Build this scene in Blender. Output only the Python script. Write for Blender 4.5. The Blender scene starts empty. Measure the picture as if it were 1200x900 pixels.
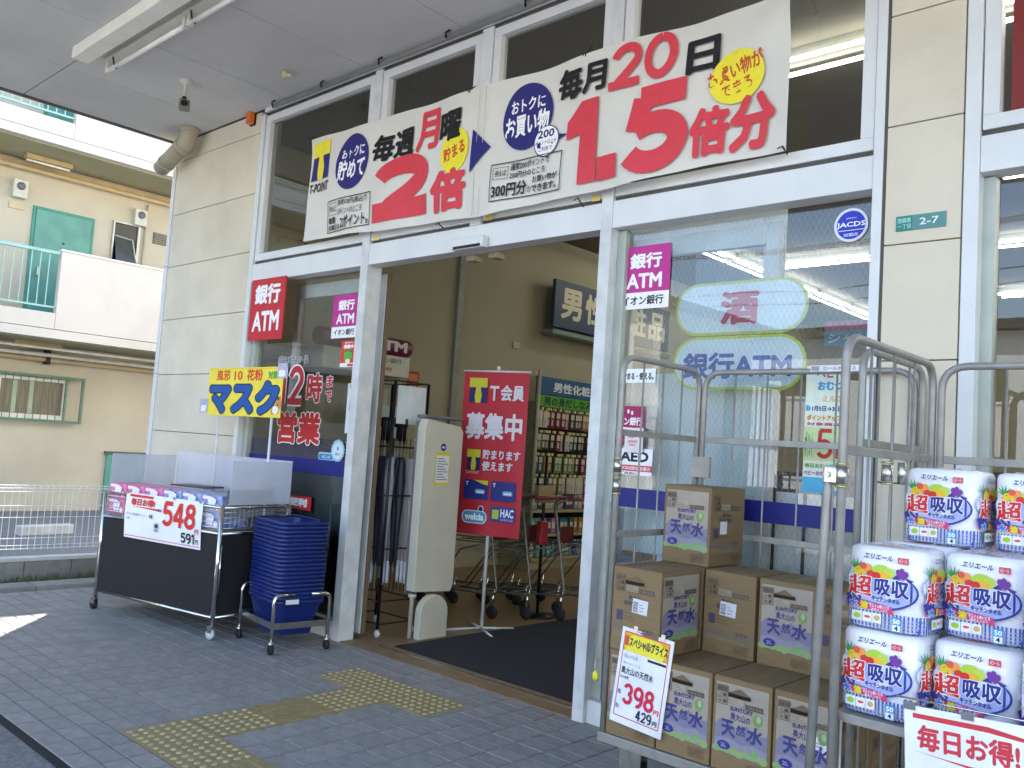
import bpy, bmesh, math, random
from mathutils import Vector, Matrix
random.seed(7)
C = bpy.context.scene
COL = C.collection
sin, cos, pi, R = math.sin, math.cos, math.pi, math.radians

# ------------------------------------------------------------------ camera
YAW, PIT, ROL, FPX = R(-42.7776), R(4.2172), R(3.7752), 1020.44
_f = Vector((sin(YAW)*cos(PIT), cos(YAW)*cos(PIT), sin(PIT)))
_r = Vector((cos(YAW), -sin(YAW), 0)); _u = _r.cross(_f)
_r2 = cos(ROL)*_r + sin(ROL)*_u; _u2 = -sin(ROL)*_r + cos(ROL)*_u
cam = bpy.data.cameras.new('camera'); co = bpy.data.objects.new('camera', cam); COL.objects.link(co)
M = Matrix((_r2, _u2, -_f)).transposed().to_4x4(); M.translation = Vector((0, -3.74, 1.40)); co.matrix_world = M
cam.sensor_width = 36; cam.lens = 36*FPX/1200; cam.clip_start = .05; cam.clip_end = 2000
C.camera = co

# ------------------------------------------------------------------ world, sun, exposure
SUN_EL, SUN_DIR = R(52), Vector((.745, -.668, 0))          # the way the light travels over the ground
w = bpy.data.worlds.new('World'); C.world = w; w.use_nodes = True
nt = w.node_tree; bg = nt.nodes['Background']
sky = nt.nodes.new('ShaderNodeTexSky'); sky.sky_type = 'NISHITA'; sky.sun_disc = False
sky.sun_elevation = SUN_EL; sky.sun_rotation = math.atan2(-SUN_DIR.x, -SUN_DIR.y)
sky.air_density = 1.0; sky.dust_density = .4
nt.links.new(sky.outputs[0], bg.inputs[0]); bg.inputs[1].default_value = .13
sl = bpy.data.lights.new('sun', 'SUN'); sl.energy = 4.2; sl.angle = R(.5); sl.color = (1, .95, .88)
so = bpy.data.objects.new('sun', sl); COL.objects.link(so)
d = Vector((SUN_DIR.x*cos(SUN_EL), SUN_DIR.y*cos(SUN_EL), -sin(SUN_EL)))
so.rotation_euler = d.to_track_quat('-Z', 'Y').to_euler(); so.location = (-20, 20, 30)
vs = C.view_settings; vs.view_transform = 'Standard'; vs.look = 'None'; vs.gamma = 1; vs.exposure = 2.66
vs.use_white_balance = True; vs.white_balance_temperature = 6800; vs.white_balance_tint = 10
C.cycles.max_bounces = 8; C.cycles.diffuse_bounces = 4; C.cycles.transparent_max_bounces = 24
C.cycles.sample_clamp_indirect = 6

# ------------------------------------------------------------------ materials
def lin(c):
    if isinstance(c, str):
        c = c.lstrip('#'); c = [int(c[i:i+2], 16)/255 for i in (0, 2, 4)]
        return tuple(x/12.92 if x <= .04045 else ((x+.055)/1.055)**2.4 for x in c)
    return tuple(c)
_m = {}
def mat(name, col, rough=.5, metal=0, var=.12, scale=6, bump=0, bscale=60, col2=None, stain=0, emit=0, rnd=0, spec=.5, stretch=None):
    if name in _m: return _m[name]
    m = bpy.data.materials.new(name); m.use_nodes = True; t = m.node_tree; N = t.nodes; L = t.links
    b = N['Principled BSDF']; c = lin(col)
    tc = N.new('ShaderNodeTexCoord'); src = tc.outputs['Object']
    if stretch:
        mp = N.new('ShaderNodeMapping'); mp.inputs['Scale'].default_value = stretch; L.new(src, mp.inputs[0]); src = mp.outputs[0]
    n = N.new('ShaderNodeTexNoise'); n.inputs['Scale'].default_value = scale; n.inputs['Detail'].default_value = 5; L.new(src, n.inputs['Vector'])
    mx = N.new('ShaderNodeMix'); mx.data_type = 'RGBA'
    c2 = lin(col2) if col2 else tuple(x*(1-var) for x in c)
    mx.inputs[6].default_value = (*[min(1, x*(1+var*.4)) if not col2 else x for x in c], 1); mx.inputs[7].default_value = (*c2, 1)
    rp = N.new('ShaderNodeMapRange'); rp.inputs[1].default_value = .35; rp.inputs[2].default_value = .65
    L.new(n.outputs['Fac'], rp.inputs[0]); L.new(rp.outputs[0], mx.inputs[0]); out = mx.outputs[2]
    if stain:
        n2 = N.new('ShaderNodeTexNoise'); n2.inputs['Scale'].default_value = 1.1; n2.inputs['Detail'].default_value = 9; n2.inputs['Roughness'].default_value = .68
        L.new(tc.outputs['Object'], n2.inputs['Vector'])
        r2 = N.new('ShaderNodeMapRange'); r2.inputs[1].default_value = .5; r2.inputs[2].default_value = .8; r2.inputs[4].default_value = stain
        L.new(n2.outputs['Fac'], r2.inputs[0])
        m2 = N.new('ShaderNodeMix'); m2.data_type = 'RGBA'; m2.inputs[7].default_value = (*[x*.35 for x in c], 1)
        L.new(r2.outputs[0], m2.inputs[0]); L.new(out, m2.inputs[6]); out = m2.outputs[2]
    if rnd:
        oi = N.new('ShaderNodeObjectInfo'); hs = N.new('ShaderNodeHueSaturation')
        r3 = N.new('ShaderNodeMapRange'); r3.inputs[3].default_value = 1-rnd; r3.inputs[4].default_value = 1+rnd
        L.new(oi.outputs['Random'], r3.inputs[0]); L.new(r3.outputs[0], hs.inputs['Value']); L.new(out, hs.inputs['Color']); out = hs.outputs[0]
    L.new(out, b.inputs['Base Color'])
    b.inputs['Roughness'].default_value = rough; b.inputs['Metallic'].default_value = metal
    b.inputs['Specular IOR Level'].default_value = spec
    if bump:
        nb = N.new('ShaderNodeTexNoise'); nb.inputs['Scale'].default_value = bscale; nb.inputs['Detail'].default_value = 4; L.new(src, nb.inputs['Vector'])
        bp = N.new('ShaderNodeBump'); bp.inputs['Strength'].default_value = bump; bp.inputs['Distance'].default_value = .01
        L.new(nb.outputs['Fac'], bp.inputs['Height']); L.new(bp.outputs[0], b.inputs['Normal'])
    if emit:
        b.inputs['Emission Color'].default_value = (*c, 1); b.inputs['Emission Strength'].default_value = emit
    _m[name] = m; return m
def ink(h):                                            # flat print colour
    return mat('print_'+h.strip('#'), h, .45, var=.05, scale=30, spec=.3)
def glass(name, tint=(1, 1, 1), refl=1.0, alpha_col=None, ior=1.5):
    if name in _m: return _m[name]
    m = bpy.data.materials.new(name); m.use_nodes = True; t = m.node_tree; N = t.nodes; L = t.links
    N.remove(N['Principled BSDF']); o = N['Material Output']
    tr = N.new('ShaderNodeBsdfTransparent'); tr.inputs[0].default_value = (*tint, 1)
    gl = N.new('ShaderNodeBsdfGlossy'); gl.inputs['Roughness'].default_value = .0; gl.inputs[0].default_value = (refl, refl, refl, 1)
    fr = N.new('ShaderNodeFresnel'); fr.inputs[0].default_value = ior
    tc = N.new('ShaderNodeTexCoord'); nn = N.new('ShaderNodeTexNoise'); nn.inputs['Scale'].default_value = 1.3
    L.new(tc.outputs['Object'], nn.inputs['Vector'])
    bp = N.new('ShaderNodeBump'); bp.inputs['Strength'].default_value = .035; bp.inputs['Distance'].default_value = .05
    L.new(nn.outputs['Fac'], bp.inputs['Height']); L.new(bp.outputs[0], gl.inputs['Normal'])
    mx = N.new('ShaderNodeMixShader'); L.new(fr.outputs[0], mx.inputs[0]); L.new(tr.outputs[0], mx.inputs[1]); L.new(gl.outputs[0], mx.inputs[2])
    L.new(mx.outputs[0], o.inputs[0]); _m[name] = m; return m
def film(name, col, alpha):                            # translucent film or plastic
    if name in _m: return _m[name]
    m = mat(name, col, .35, var=.05); b = m.node_tree.nodes['Principled BSDF']; b.inputs['Alpha'].default_value = alpha; return m

WHITE = mat('white_frame_paint', '#dcdedf', .38, var=.06, scale=3, stain=.10, bump=.05)
WHITE_D = mat('scuffed_white_paint', '#d6d8d8', .45, var=.12, scale=9, stain=.35, bump=.1)
PANEL = mat('cream_wall_panel', '#dad1bc', .7, var=.07, scale=2.2, stain=.12, bump=.12, bscale=150, rnd=.03)
DARKGAP = mat('dark_joint', '#55534e', .8)
SOFFIT = mat('soffit_board', '#cfcecb', .8, var=.07, scale=1.3, stain=.14, rnd=.025)
STEEL = mat('stainless_tube', '#b9bab6', .28, 1, var=.12, scale=25)
CHROME = mat('chrome', '#d5d5d0', .12, 1, var=.08)
GREYT = mat('grey_cage_paint', '#9c9a94', .42, .25, var=.16, scale=14, stain=.25, bump=.08)
ZINC = mat('yellow_zinc', '#c9c58c', .3, .9, var=.25, scale=30)
ZINC2 = mat('bright_zinc', '#d4d4c8', .25, 1, var=.15, scale=30)
BLACK = mat('black_metal', '#17171a', .4, .3)
RUB = mat('black_rubber', '#1b1b1d', .7)
BEIGEW = mat('interior_wall', '#a6a189', .8, var=.05, scale=1.5)

# ------------------------------------------------------------------ mesh helpers
class MB:
    def __init__(s): s.v = []; s.f = []; s.mi = []; s.m = []; s.k = 0; s.sm = []
    def use(s, m):
        if m not in s.m: s.m.append(m)
        s.k = s.m.index(m); return s
    def add(s, vs, fs, smooth=False):
        o = len(s.v); s.v += [tuple(v) for v in vs]
        for f in fs: s.f.append(tuple(i+o for i in f)); s.mi.append(s.k); s.sm.append(smooth)
        return s
    def box(s, x0, y0, z0, x1, y1, z1):
        x0, x1 = min(x0, x1), max(x0, x1); y0, y1 = min(y0, y1), max(y0, y1); z0, z1 = min(z0, z1), max(z0, z1)
        v = [(x, y, z) for z in (z0, z1) for y in (y0, y1) for x in (x0, x1)]
        return s.add(v, [(0, 2, 3, 1), (4, 5, 7, 6), (0, 1, 5, 4), (2, 6, 7, 3), (0, 4, 6, 2), (1, 3, 7, 5)])
    def quad(s, *p): return s.add(p, [tuple(range(len(p)))])
    def rings(s, rs, close=True, caps=True, smooth=True):
        n = len(rs[0]); v = [p for r in rs for p in r]; f = []
        for i in range(len(rs)-1):
            for j in range(n if close else n-1):
                a, b = i*n+j, i*n+(j+1) % n; f.append((a, b, b+n, a+n))
        s.add(v, f, smooth)
        if caps:
            o = len(s.v)-len(v)
            s.f.append(tuple(o+j for j in reversed(range(n)))); s.mi.append(s.k); s.sm.append(False)
            e = o+(len(rs)-1)*n
            s.f.append(tuple(e+j for j in range(n))); s.mi.append(s.k); s.sm.append(False)
        return s
    def tube(s, pts, r, n=8, caps=True):
        pts = [Vector(p) for p in pts]; rs = []; up = None
        for i, p in enumerate(pts):
            t = (pts[min(i+1, len(pts)-1)]-pts[max(i-1, 0)]).normalized()
            if up is None: up = Vector((0, 0, 1)) if abs(t.z) < .9 else Vector((1, 0, 0))
            a = t.cross(up).normalized(); b = a.cross(t).normalized(); up = b
            rr = r[i] if isinstance(r, (list, tuple)) else r
            rs.append([p + a*rr*cos(2*pi*k/n) + b*rr*sin(2*pi*k/n) for k in range(n)])
        return s.rings(rs, True, caps)
    def lathe(s, prof, c, axis='z', n=16):             # prof: (radius, height)
        rs = []
        for r, h in prof:
            q = []
            for k in range(n):
                a = 2*pi*k/n; u, v = r*cos(a), r*sin(a)
                q.append((c[0]+u, c[1]+v, c[2]+h) if axis == 'z' else (c[0]+h, c[1]+u, c[2]+v) if axis == 'x' else (c[0]+v, c[1]+h, c[2]+u))
            rs.append(q)
        return s.rings(rs)
def arc_path(pts, rad=.08, n=5):                       # polyline with rounded corners
    pts = [Vector(p) for p in pts]; out = [pts[0]]
    for i in range(1, len(pts)-1):
        a = (pts[i-1]-pts[i]).normalized(); b = (pts[i+1]-pts[i]).normalized()
        p0 = pts[i]+a*rad; p1 = pts[i]+b*rad
        for k in range(n+1):
            t = k/n; out.append(p0*(1-t)**2 + pts[i]*2*t*(1-t) + p1*t*t)
    out.append(pts[-1]); return out
def mesh_of(mb, name, m=None):
    me = bpy.data.meshes.new(name); me.from_pydata(mb.v, [], mb.f)
    if m is not None and not mb.m: me.materials.append(m)
    else:
        for x in mb.m: me.materials.append(x)
        me.polygons.foreach_set('material_index', mb.mi)
    me.polygons.foreach_set('use_smooth', mb.sm); me.update(); return me
def link(name, me, parent=None, loc=None, rz=0, bevel=0, kind=None):
    o = bpy.data.objects.new(name, me); COL.objects.link(o)
    if parent is not None: o.parent = parent
    if loc is not None: o.location = loc
    o.rotation_euler.z = rz
    if bevel:
        b = o.modifiers.new('edge', 'BEVEL'); b.width = bevel; b.segments = 2; b.limit_method = 'ANGLE'; b.angle_limit = R(40)
    if kind: o['kind'] = kind
    return o
def obj(name, mb, m=None, parent=None, loc=None, rz=0, bevel=0, kind=None):
    return link(name, mesh_of(mb, name, m), parent, loc, rz, bevel, kind)
def bx(name, m, parent, *b, bevel=.002, kind=None):
    return obj(name, MB().box(*b), m, parent, bevel=bevel, kind=kind)
def tag(o, label, cat, group=None):
    o['label'] = label; o['category'] = cat
    if group: o['group'] = group
    return o
def thing(name, label, cat, loc=(0, 0, 0), rz=0, group=None):
    o = bpy.data.objects.new(name, None); COL.objects.link(o); o.location = loc; o.rotation_euler.z = rz
    o.empty_display_size = .1
    return tag(o, label, cat, group)
def struct(name, mb, m): return obj(name, mb, m, kind='structure')
def dup(root, loc, rz, label, group=None):
    c = root.copy(); COL.objects.link(c); c.location = loc; c.rotation_euler.z = rz; c['label'] = label
    if group: c['group'] = group
    for ch in root.children:
        a = ch.copy(); COL.objects.link(a); a.parent = c
        for g in ch.children:
            b = g.copy(); COL.objects.link(b); b.parent = a
    return c

# ------------------------------------------------------------------ flat print: shapes and lettering in the local XZ plane facing -Y
_gc = {}
def glyphs(s):
    if s in _gc: return _gc[s]
    c = bpy.data.curves.new('t', 'FONT'); c.body = s; c.resolution_u = 2
    o = bpy.data.objects.new('t', c); COL.objects.link(o)
    bpy.context.view_layer.update()
    me = bpy.data.meshes.new_from_object(o.evaluated_get(bpy.context.evaluated_depsgraph_get()))
    v = [(p.co.x, p.co.y) for p in me.vertices]; f = [tuple(p.vertices) for p in me.polygons]
    bpy.data.objects.remove(o); bpy.data.curves.remove(c); bpy.data.meshes.remove(me)
    _gc[s] = (v, f); return _gc[s]
class Art:
    def __init__(s, dl=0): s.mb = MB(); s.L = .0004; s.dl = .0001
    def poly(s, pts, col, smooth=0):
        s.L += s.dl; s.mb.use(col if not isinstance(col, str) else ink(col)); s.mb.add([(x, -s.L, z) for x, z in pts], [tuple(range(len(pts)))]); return s
    def rect(s, x0, z0, x1, z1, col): return s.poly([(x0, z0), (x1, z0), (x1, z1), (x0, z1)], col)
    def ell(s, x, z, rx, rz, col, n=28): return s.poly([(x+rx*cos(2*pi*k/n), z+rz*sin(2*pi*k/n)) for k in range(n)], col)
    def rrect(s, x0, z0, x1, z1, r, col, n=6):
        p = []
        for cx, cz, a in ((x1-r, z0+r, -90), (x1-r, z1-r, 0), (x0+r, z1-r, 90), (x0+r, z0+r, 180)):
            p += [(cx+r*cos(R(a+90*k/n)), cz+r*sin(R(a+90*k/n))) for k in range(n+1)]
        return s.poly(p, col)
    def line(s, x0, z0, x1, z1, w, col):
        d = Vector((x1-x0, z1-z0)).normalized(); nx, nz = -d.y*w/2, d.x*w/2
        return s.poly([(x0+nx, z0+nz), (x0-nx, z0-nz), (x1-nx, z1-nz), (x1+nx, z1+nz)], col)
    def frame(s, x0, z0, x1, z1, w, col):
        for a in ((x0, z0, x1, z0), (x1, z0, x1, z1), (x1, z1, x0, z1), (x0, z1, x0, z0)): s.line(*a, w, col)
        return s
    def text(s, t, x0, z0, x1, z1, col, bold=.0, shear=0, rot=0, keep=False):
        v, f = glyphs(t)
        if not v: return s
        a0, a1 = min(p[0] for p in v), max(p[0] for p in v); b0, b1 = min(p[1] for p in v), max(p[1] for p in v)
        B = bold
        sx = (x1-x0)/max(a1-a0+2*B, 1e-6); sz = (z1-z0)/max(b1-b0+2*B, 1e-6)
        if keep: sx = sz = min(sx, sz)
        s.mb.use(ink(col) if isinstance(col, str) else col); s.L += s.dl
        cx, cz = (x0+x1)/2, (z0+z1)/2; cr, sr = cos(R(rot)), sin(R(rot))
        offs = [(0, 0)]
        nd = 16 if bold > .06 else 8
        if bold: offs += [(B*cos(k*2*pi/nd), B*sin(k*2*pi/nd)) for k in range(nd)]
        if bold > .045: offs += [(B*.5*cos(k*pi/2+.4), B*.5*sin(k*pi/2+.4)) for k in range(4)]
        for k, (dx, dz) in enumerate(offs):
            vv = []
            for p in v:
                x = x0+(p[0]-a0+B+dx)*sx; z = z0+(p[1]-b0+B+dz)*sz; x += shear*(z-z0)
                x, z = x-cx, z-cz; vv.append((cx+x*cr-z*sr, -s.L-k*.00001, cz+x*sr+z*cr))
            s.mb.add(vv, f)
        s.L += len(offs)*.00001; return s
    def stroke(s, pts, w, col):                         # butt-ended strip along a centre line
        s.L += s.dl; s.mb.use(ink(col)); v = []
        for i, p in enumerate(pts):
            a_ = Vector(pts[max(i-1, 0)]); b_ = Vector(pts[min(i+1, len(pts)-1)]); d_ = (b_-a_).normalized()
            v += [(p[0]-d_.y*w/2, -s.L, p[1]+d_.x*w/2), (p[0]+d_.y*w/2, -s.L, p[1]-d_.x*w/2)]
        s.mb.add(v, [(2*i, 2*i+1, 2*i+3, 2*i+2) for i in range(len(pts)-1)]); return s
    def digits(s, t, x0, z0, x1, z1, col, w=.24, gap=.06, shear=0, narrow1=.62):
        adv = [narrow1 if c == '1' else 1 for c in t]; tot = sum(adv)+gap*(len(t)-1); u = (x1-x0)/tot; H = z1-z0; x = x0
        for c, ad in zip(t, adv):
            W = u*ad; W_ = w*u
            def P(px, pz): return (x+W_/2+px*(W-W_)+shear*(pz*H), z0+W_/2+pz*(H-W_))
            def A(cx, cz, rx, rz, a0, a1, n=14): return [P(cx+rx*cos(R(a0+(a1-a0)*k/n)), cz+rz*sin(R(a0+(a1-a0)*k/n))) for k in range(n+1)]
            st = {'0': [A(.5, .5, .5, .5, 90, 450, 32)],
                  '1': [[P(.85, 1.08), P(.85, -.06*1.6)], [P(-.1, .80), P(.45, .93), P(.75, 1.02)]],
                  '2': [A(.5, .70, .5, .30, 170, -25, 18)+[P(.62, .34), P(.25, .10), P(.12, -.02)], [P(.0-.16, 0), P(1.12, 0)]],
                  '3': [A(.5, .75, .46, .25, 165, -80, 16), A(.5, .26, .5, .26, 85, -165, 18)],
                  '4': [[P(.72, 1.08), P(.72, -.1)], [P(.62, 1.0), P(.30, .62), P(.0, .30)], [P(-.12, .26), P(1.15, .26)]],
                  '5': [[P(1.05, 1), P(.08, 1)], [P(.14, 1.0), P(.07, .50)], A(.47, .30, .53, .30, 138, -150, 22)],
                  '8': [A(.5, .77, .42, .23, 0, 360, 26), A(.5, .26, .5, .26, 0, 360, 26)],
                  '9': [A(.5, .70, .5, .30, 0, 360, 26), A(.5, .45, .5, .45, 35, -110, 16)]}[c]
            for q in st: s.stroke(q, W_, col)
            x += W+gap*u
        return s
    def otext(s, t, x0, z0, x1, z1, col, bold, ocol, ob, **k):   # outlined lettering
        v, _ = glyphs(t); w_ = max(p[0] for p in v)-min(p[0] for p in v)+2*bold; h_ = max(p[1] for p in v)-min(p[1] for p in v)+2*bold
        ex, ez = (x1-x0)/w_*(ob-bold), (z1-z0)/h_*(ob-bold)
        s.text(t, x0-ex, z0-ez, x1+ex, z1+ez, ocol, ob, **k); return s.text(t, x0, z0, x1, z1, col, bold, **k)
    def make(s, name, parent, loc=(0, 0, 0), rz=0): return obj(name, s.mb, None, parent, loc, rz)
def sign(name, label, cat, w, h, art, loc, rz=0, col='#f0f0f2', th=.002, part='sheet', group=None, back=None):
    t = thing(name, label, cat, loc, rz, group)
    b = obj(part, MB().box(0, 0, 0, w, th, h), back or ink(col), t)
    if art is not None: obj('print', art.mb, None, t)
    return t
# ================================================================== GROUND
ASPH = mat('asphalt', '#807f80', .85, var=.3, scale=40, bump=.5, bscale=180, stain=.25)
obj('ground', MB().box(-60, -60, -.6, 60, 60, -.012), ASPH, kind='structure')
PX, PY = .1713, .1065
pv = struct('pavement', MB().box(-7.62, -2.246, -.06, 6, .0, -.006), mat('paver_joint', '#232427', .9, bump=.3))
PAV = mat('grey_paver', '#92908e', .62, var=.13, scale=18, bump=.35, bscale=120, rnd=.07, stain=.18)
def tactile_hit(x, y):
    e, f = PX/2, PY/2
    return (-4.30+e < x < -3.36-e and -.615+f < y < -.295-f) or (-3.98+e < x < -3.67-e and -1.88+f < y < -.6-f) or (-3.98+e < x < -2.72-e and -1.88+f < y < -1.57-f)
g = .0068
def paver_mesh(x0, x1, y0, y1):
    mb = MB(); h = .002
    mb.add([(x0, y0, -.006), (x1, y0, -.006), (x1, y1, -.006), (x0, y1, -.006),
            (x0+h, y0+h, 0), (x1-h, y0+h, 0), (x1-h, y1-h, 0), (x0+h, y1-h, 0)],
           [(4, 5, 6, 7), (0, 1, 5, 4), (1, 2, 6, 5), (2, 3, 7, 6), (3, 0, 4, 7)])
    return mb
pm = mesh_of(paver_mesh(-PX/2+g/2, PX/2-g/2, -PY/2+g/2, PY/2-g/2), 'paver', PAV)
cells = []
for i in range(-24, 58):
    for j in range(-7, 15):
        x, y = -3.67+(i+.5)*PX, -1.57+(j+.5)*PY
        if y-PY/2 < -2.25 or y+PY/2 > .03 or x < -7.6 or x > 5.9 or tactile_hit(x, y): continue
        v = Vector((x, y, 0))-Vector((0, -3.74, 1.4)); z = v.dot(_f)
        u_, v_ = 600+FPX*v.dot(_r2)/z, 450-FPX*v.dot(_u2)/z
        vis = z > 0 and -30 < u_ < 730 and 650 < v_ < 930
        cells.append((0 if vis else 1, v.length, x, y))
cells.sort()
far = MB()
for k, (vi, dd, x, y) in enumerate(cells):
    if k < 298 and vi == 0:
        o = link('paver', pm, pv, (x, y, random.uniform(-.0008, .0008)))
    else:
        q = paver_mesh(x-PX/2+g/2, x+PX/2-g/2, y-PY/2+g/2, y+PY/2-g/2); far.add(q.v, q.f)
obj('paver_field', far, mat('grey_paver_field', '#92908e', .62, var=.16, scale=5.3, bump=.35, bscale=120, stain=.18), pv, kind='stuff')
# tactile tiles
TAC = mat('tactile_tile', '#97875f', .6, var=.15, scale=22, bump=.3, stain=.15, rnd=.05)
DOT = mat('worn_yellow_dot', '#b9a97e', .55, var=.3, scale=60)
def tac_tile(kind):
    mb = MB(); s_ = .157
    mb.use(TAC); mb.box(-s_, -s_, -.006, s_, s_, .002)
    mb.use(DOT if kind == 'dots' else TAC)
    if kind == 'dots':
        for a in range(6):
            for b in range(6):
                cx, cy = (a-2.5)*.0515, (b-2.5)*.0515; n = 7
                r1 = [(cx+.0165*cos(2*pi*k/n), cy+.0165*sin(2*pi*k/n), .002) for k in range(n)]
                r2 = [(cx+.010*cos(2*pi*k/n), cy+.010*sin(2*pi*k/n), .0065) for k in range(n)]
                mb.rings([r1, r2], caps=True, smooth=False)
    else:
        for a in range(4):
            c = (a-1.5)*.075
            if kind == 'barsy': mb.box(c-.014, -.14, .0019, c+.014, .14, .0065)
            else: mb.box(-.14, c-.014, .0019, .14, c+.014, .0065)
    return mesh_of(mb, 'tactile_tile')
td, ty, tx = tac_tile('dots'), tac_tile('barsy'), tac_tile('barsx')
for (x, y, k) in [(-4.14, -.455, td), (-3.825, -.455, td), (-3.51, -.455, td), (-3.825, -.775, td), (-3.825, -1.09, ty),
                  (-3.825, -1.41, td), (-3.825, -1.73, td), (-3.51, -1.73, td), (-3.195, -1.73, tx), (-2.88, -1.73, tx)]:
    link('tactile_tile', k, pv, (x, y, .0025))
# kerb of the pavement, along the fence
CONC = mat('concrete', '#8d8a84', .85, var=.2, scale=7, bump=.4, bscale=60, stain=.3)
kb = struct('kerb', MB().box(-7.855, -7, -.1, -7.645, 2.39, .02), mat('mortar', '#6a6762', .9))
y = -7.0
while y < 2.4:
    obj('kerb_stone', MB().box(-7.86, y+.004, -.1, -7.64, y+.596, .035), CONC, kb, bevel=.01); y += .6
# verge between kerb and block wall, with weeds
struct('verge', MB().box(-8.13, -7, -.1, -7.865, 2.4, .0), mat('verge_soil', '#5a5247', .95, var=.3, scale=30, bump=.6))
wd = MB()
for k in range(700):
    y = random.uniform(-6, 1.0) if k > 380 else random.gauss(random.choice((-1.0, -.75, -.45, -.3, -1.3)), .06)
    x = random.uniform(-8.12, -7.9); a = random.uniform(0, 6.28); h = random.uniform(.01, .055)*(1.5 if k < 380 else 1); l = .014
    for q in range(2):
        a += 2; dx, dy = cos(a)*l, sin(a)*l
        wd.add([(x-dy*.4, y+dx*.4, 0), (x+dy*.4, y-dx*.4, 0), (x+dx*1.4, y+dy*1.4, h)], [(0, 1, 2)])
tag(obj('weeds', wd, mat('weed_leaf', '#4d5c35', .7, var=.4, scale=40, col2='#6d6a48'), kind='stuff'), 'low green weeds along the foot of the concrete fence wall', 'weeds')

# ================================================================== FENCE (concrete base wall, white mesh fence)
t = thing('block_wall', 'low grey concrete wall with pale cap under the white mesh fence', 'wall', (-8.2, 0, 0))
y = -6.4
while y < 2.4:
    bx('block', CONC, t, -.06, y+.003, -.1, .06, y+.387, .16, bevel=.003); y += .39
bx('cap', mat('wall_cap', '#c9c8c4', .6), t, -.065, -6.4, .161, .065, 2.3, .19)
t = thing('mesh_fence', 'white welded wire mesh fence standing on the low concrete wall', 'fence', (-8.2, 0, .19))
FW = mat('fence_white', '#f4f4f2', .4)
for y in (-5.8, -3.8, -1.8, .2, 2.2):
    obj('post', MB().tube([(0, y, 0), (0, y, .64)], .017, 10), FW, t)
for z in (.07, .10, .16, .34, .44, .56, .59, .615):
    obj('rail', MB().tube([(0, -6.3, z), (0, 2.3, z)], .0032, 6), FW, t)
wm = MB(); y = -6.3
while y < 2.3:
    wm.tube([(.004, y, .06), (.004, y, .58), (.03, y, .60), (.004, y, .62)], .0028, 4, caps=False); y += .055
obj('wire', wm, FW, t, kind='stuff')

# ================================================================== APARTMENT BUILDING (plane of balconies x=-13, wall x=-14.2)
AW = mat('apartment_render', '#c6bba5', .85, var=.07, scale=1.2, bump=.3, bscale=90, stain=.12)
AP = mat('parapet_paint', '#d6cdc0', .8, var=.05, scale=1.1, bump=.25, bscale=90, stain=.12)
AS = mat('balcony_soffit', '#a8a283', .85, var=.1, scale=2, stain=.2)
TEAL = mat('teal_paint', '#609a8a', .5, var=.12, scale=5, stain=.15)
TEAL_L = mat('pale_teal_rail', '#9cc6bc', .5, var=.1)
DKG = mat('dark_window_glass', '#1c1d1c', .12, var=.2)
ALU = mat('window_aluminium', '#b8b7ac', .4, .5)
A = thing('apartment_building', 'cream apartment block with open walkways and teal doors beyond the mesh fence', 'building', (-14.2, 0, 0))
X = lambda x: x+14.2
def ap(name, m, *b, bevel=.004): return bx(name, m, A, X(b[0]), b[1], b[2], X(b[3]), b[4], b[5], bevel=bevel)
ap('outer_wall', AW, -19, -12, -.5, -14.2, 13, 10.6)
ap('roof', AP, -19.2, -12.2, 10.6, -12.9, 13.2, 10.72)
for k, zb in enumerate((2.51, 5.24, 7.97)):
    ap('walkway_slab', AP, -14.2, -12, zb, -13.12, 13, zb+.12)
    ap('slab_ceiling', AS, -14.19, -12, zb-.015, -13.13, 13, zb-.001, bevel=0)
    ap('slab_edge', AP, -13.12, -12, zb, -13.0, 13, zb+.125)
    ap('parapet', AP, -13.12, .80, zb+.133, -13.003, 13, zb+1.245)
    ap('parapet_coping', mat('coping', '#f0eeea', .6), -13.135, .79, zb+1.246, -12.985, 13, zb+1.272)
    ap('low_parapet', AP, -13.12, -12, zb+.133, -13.003, .796, zb+.357)
    rl = obj('railing', MB().box(X(-13.08), -12, zb+1.19, X(-13.03), .79, zb+1.235), TEAL_L, A, bevel=.003)
    obj('lower_rail', MB().box(X(-13.07), -12, zb+.43, X(-13.04), .79, zb+.455), TEAL_L, rl)
    y = .66
    bal = mesh_of(MB().box(X(-13.064), -.006, zb+.457, X(-13.046), .006, zb+1.188), 'baluster', TEAL_L)
    while y > -3.4:
        link('baluster', bal, rl, (0, y, 0)); y -= .115
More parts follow.
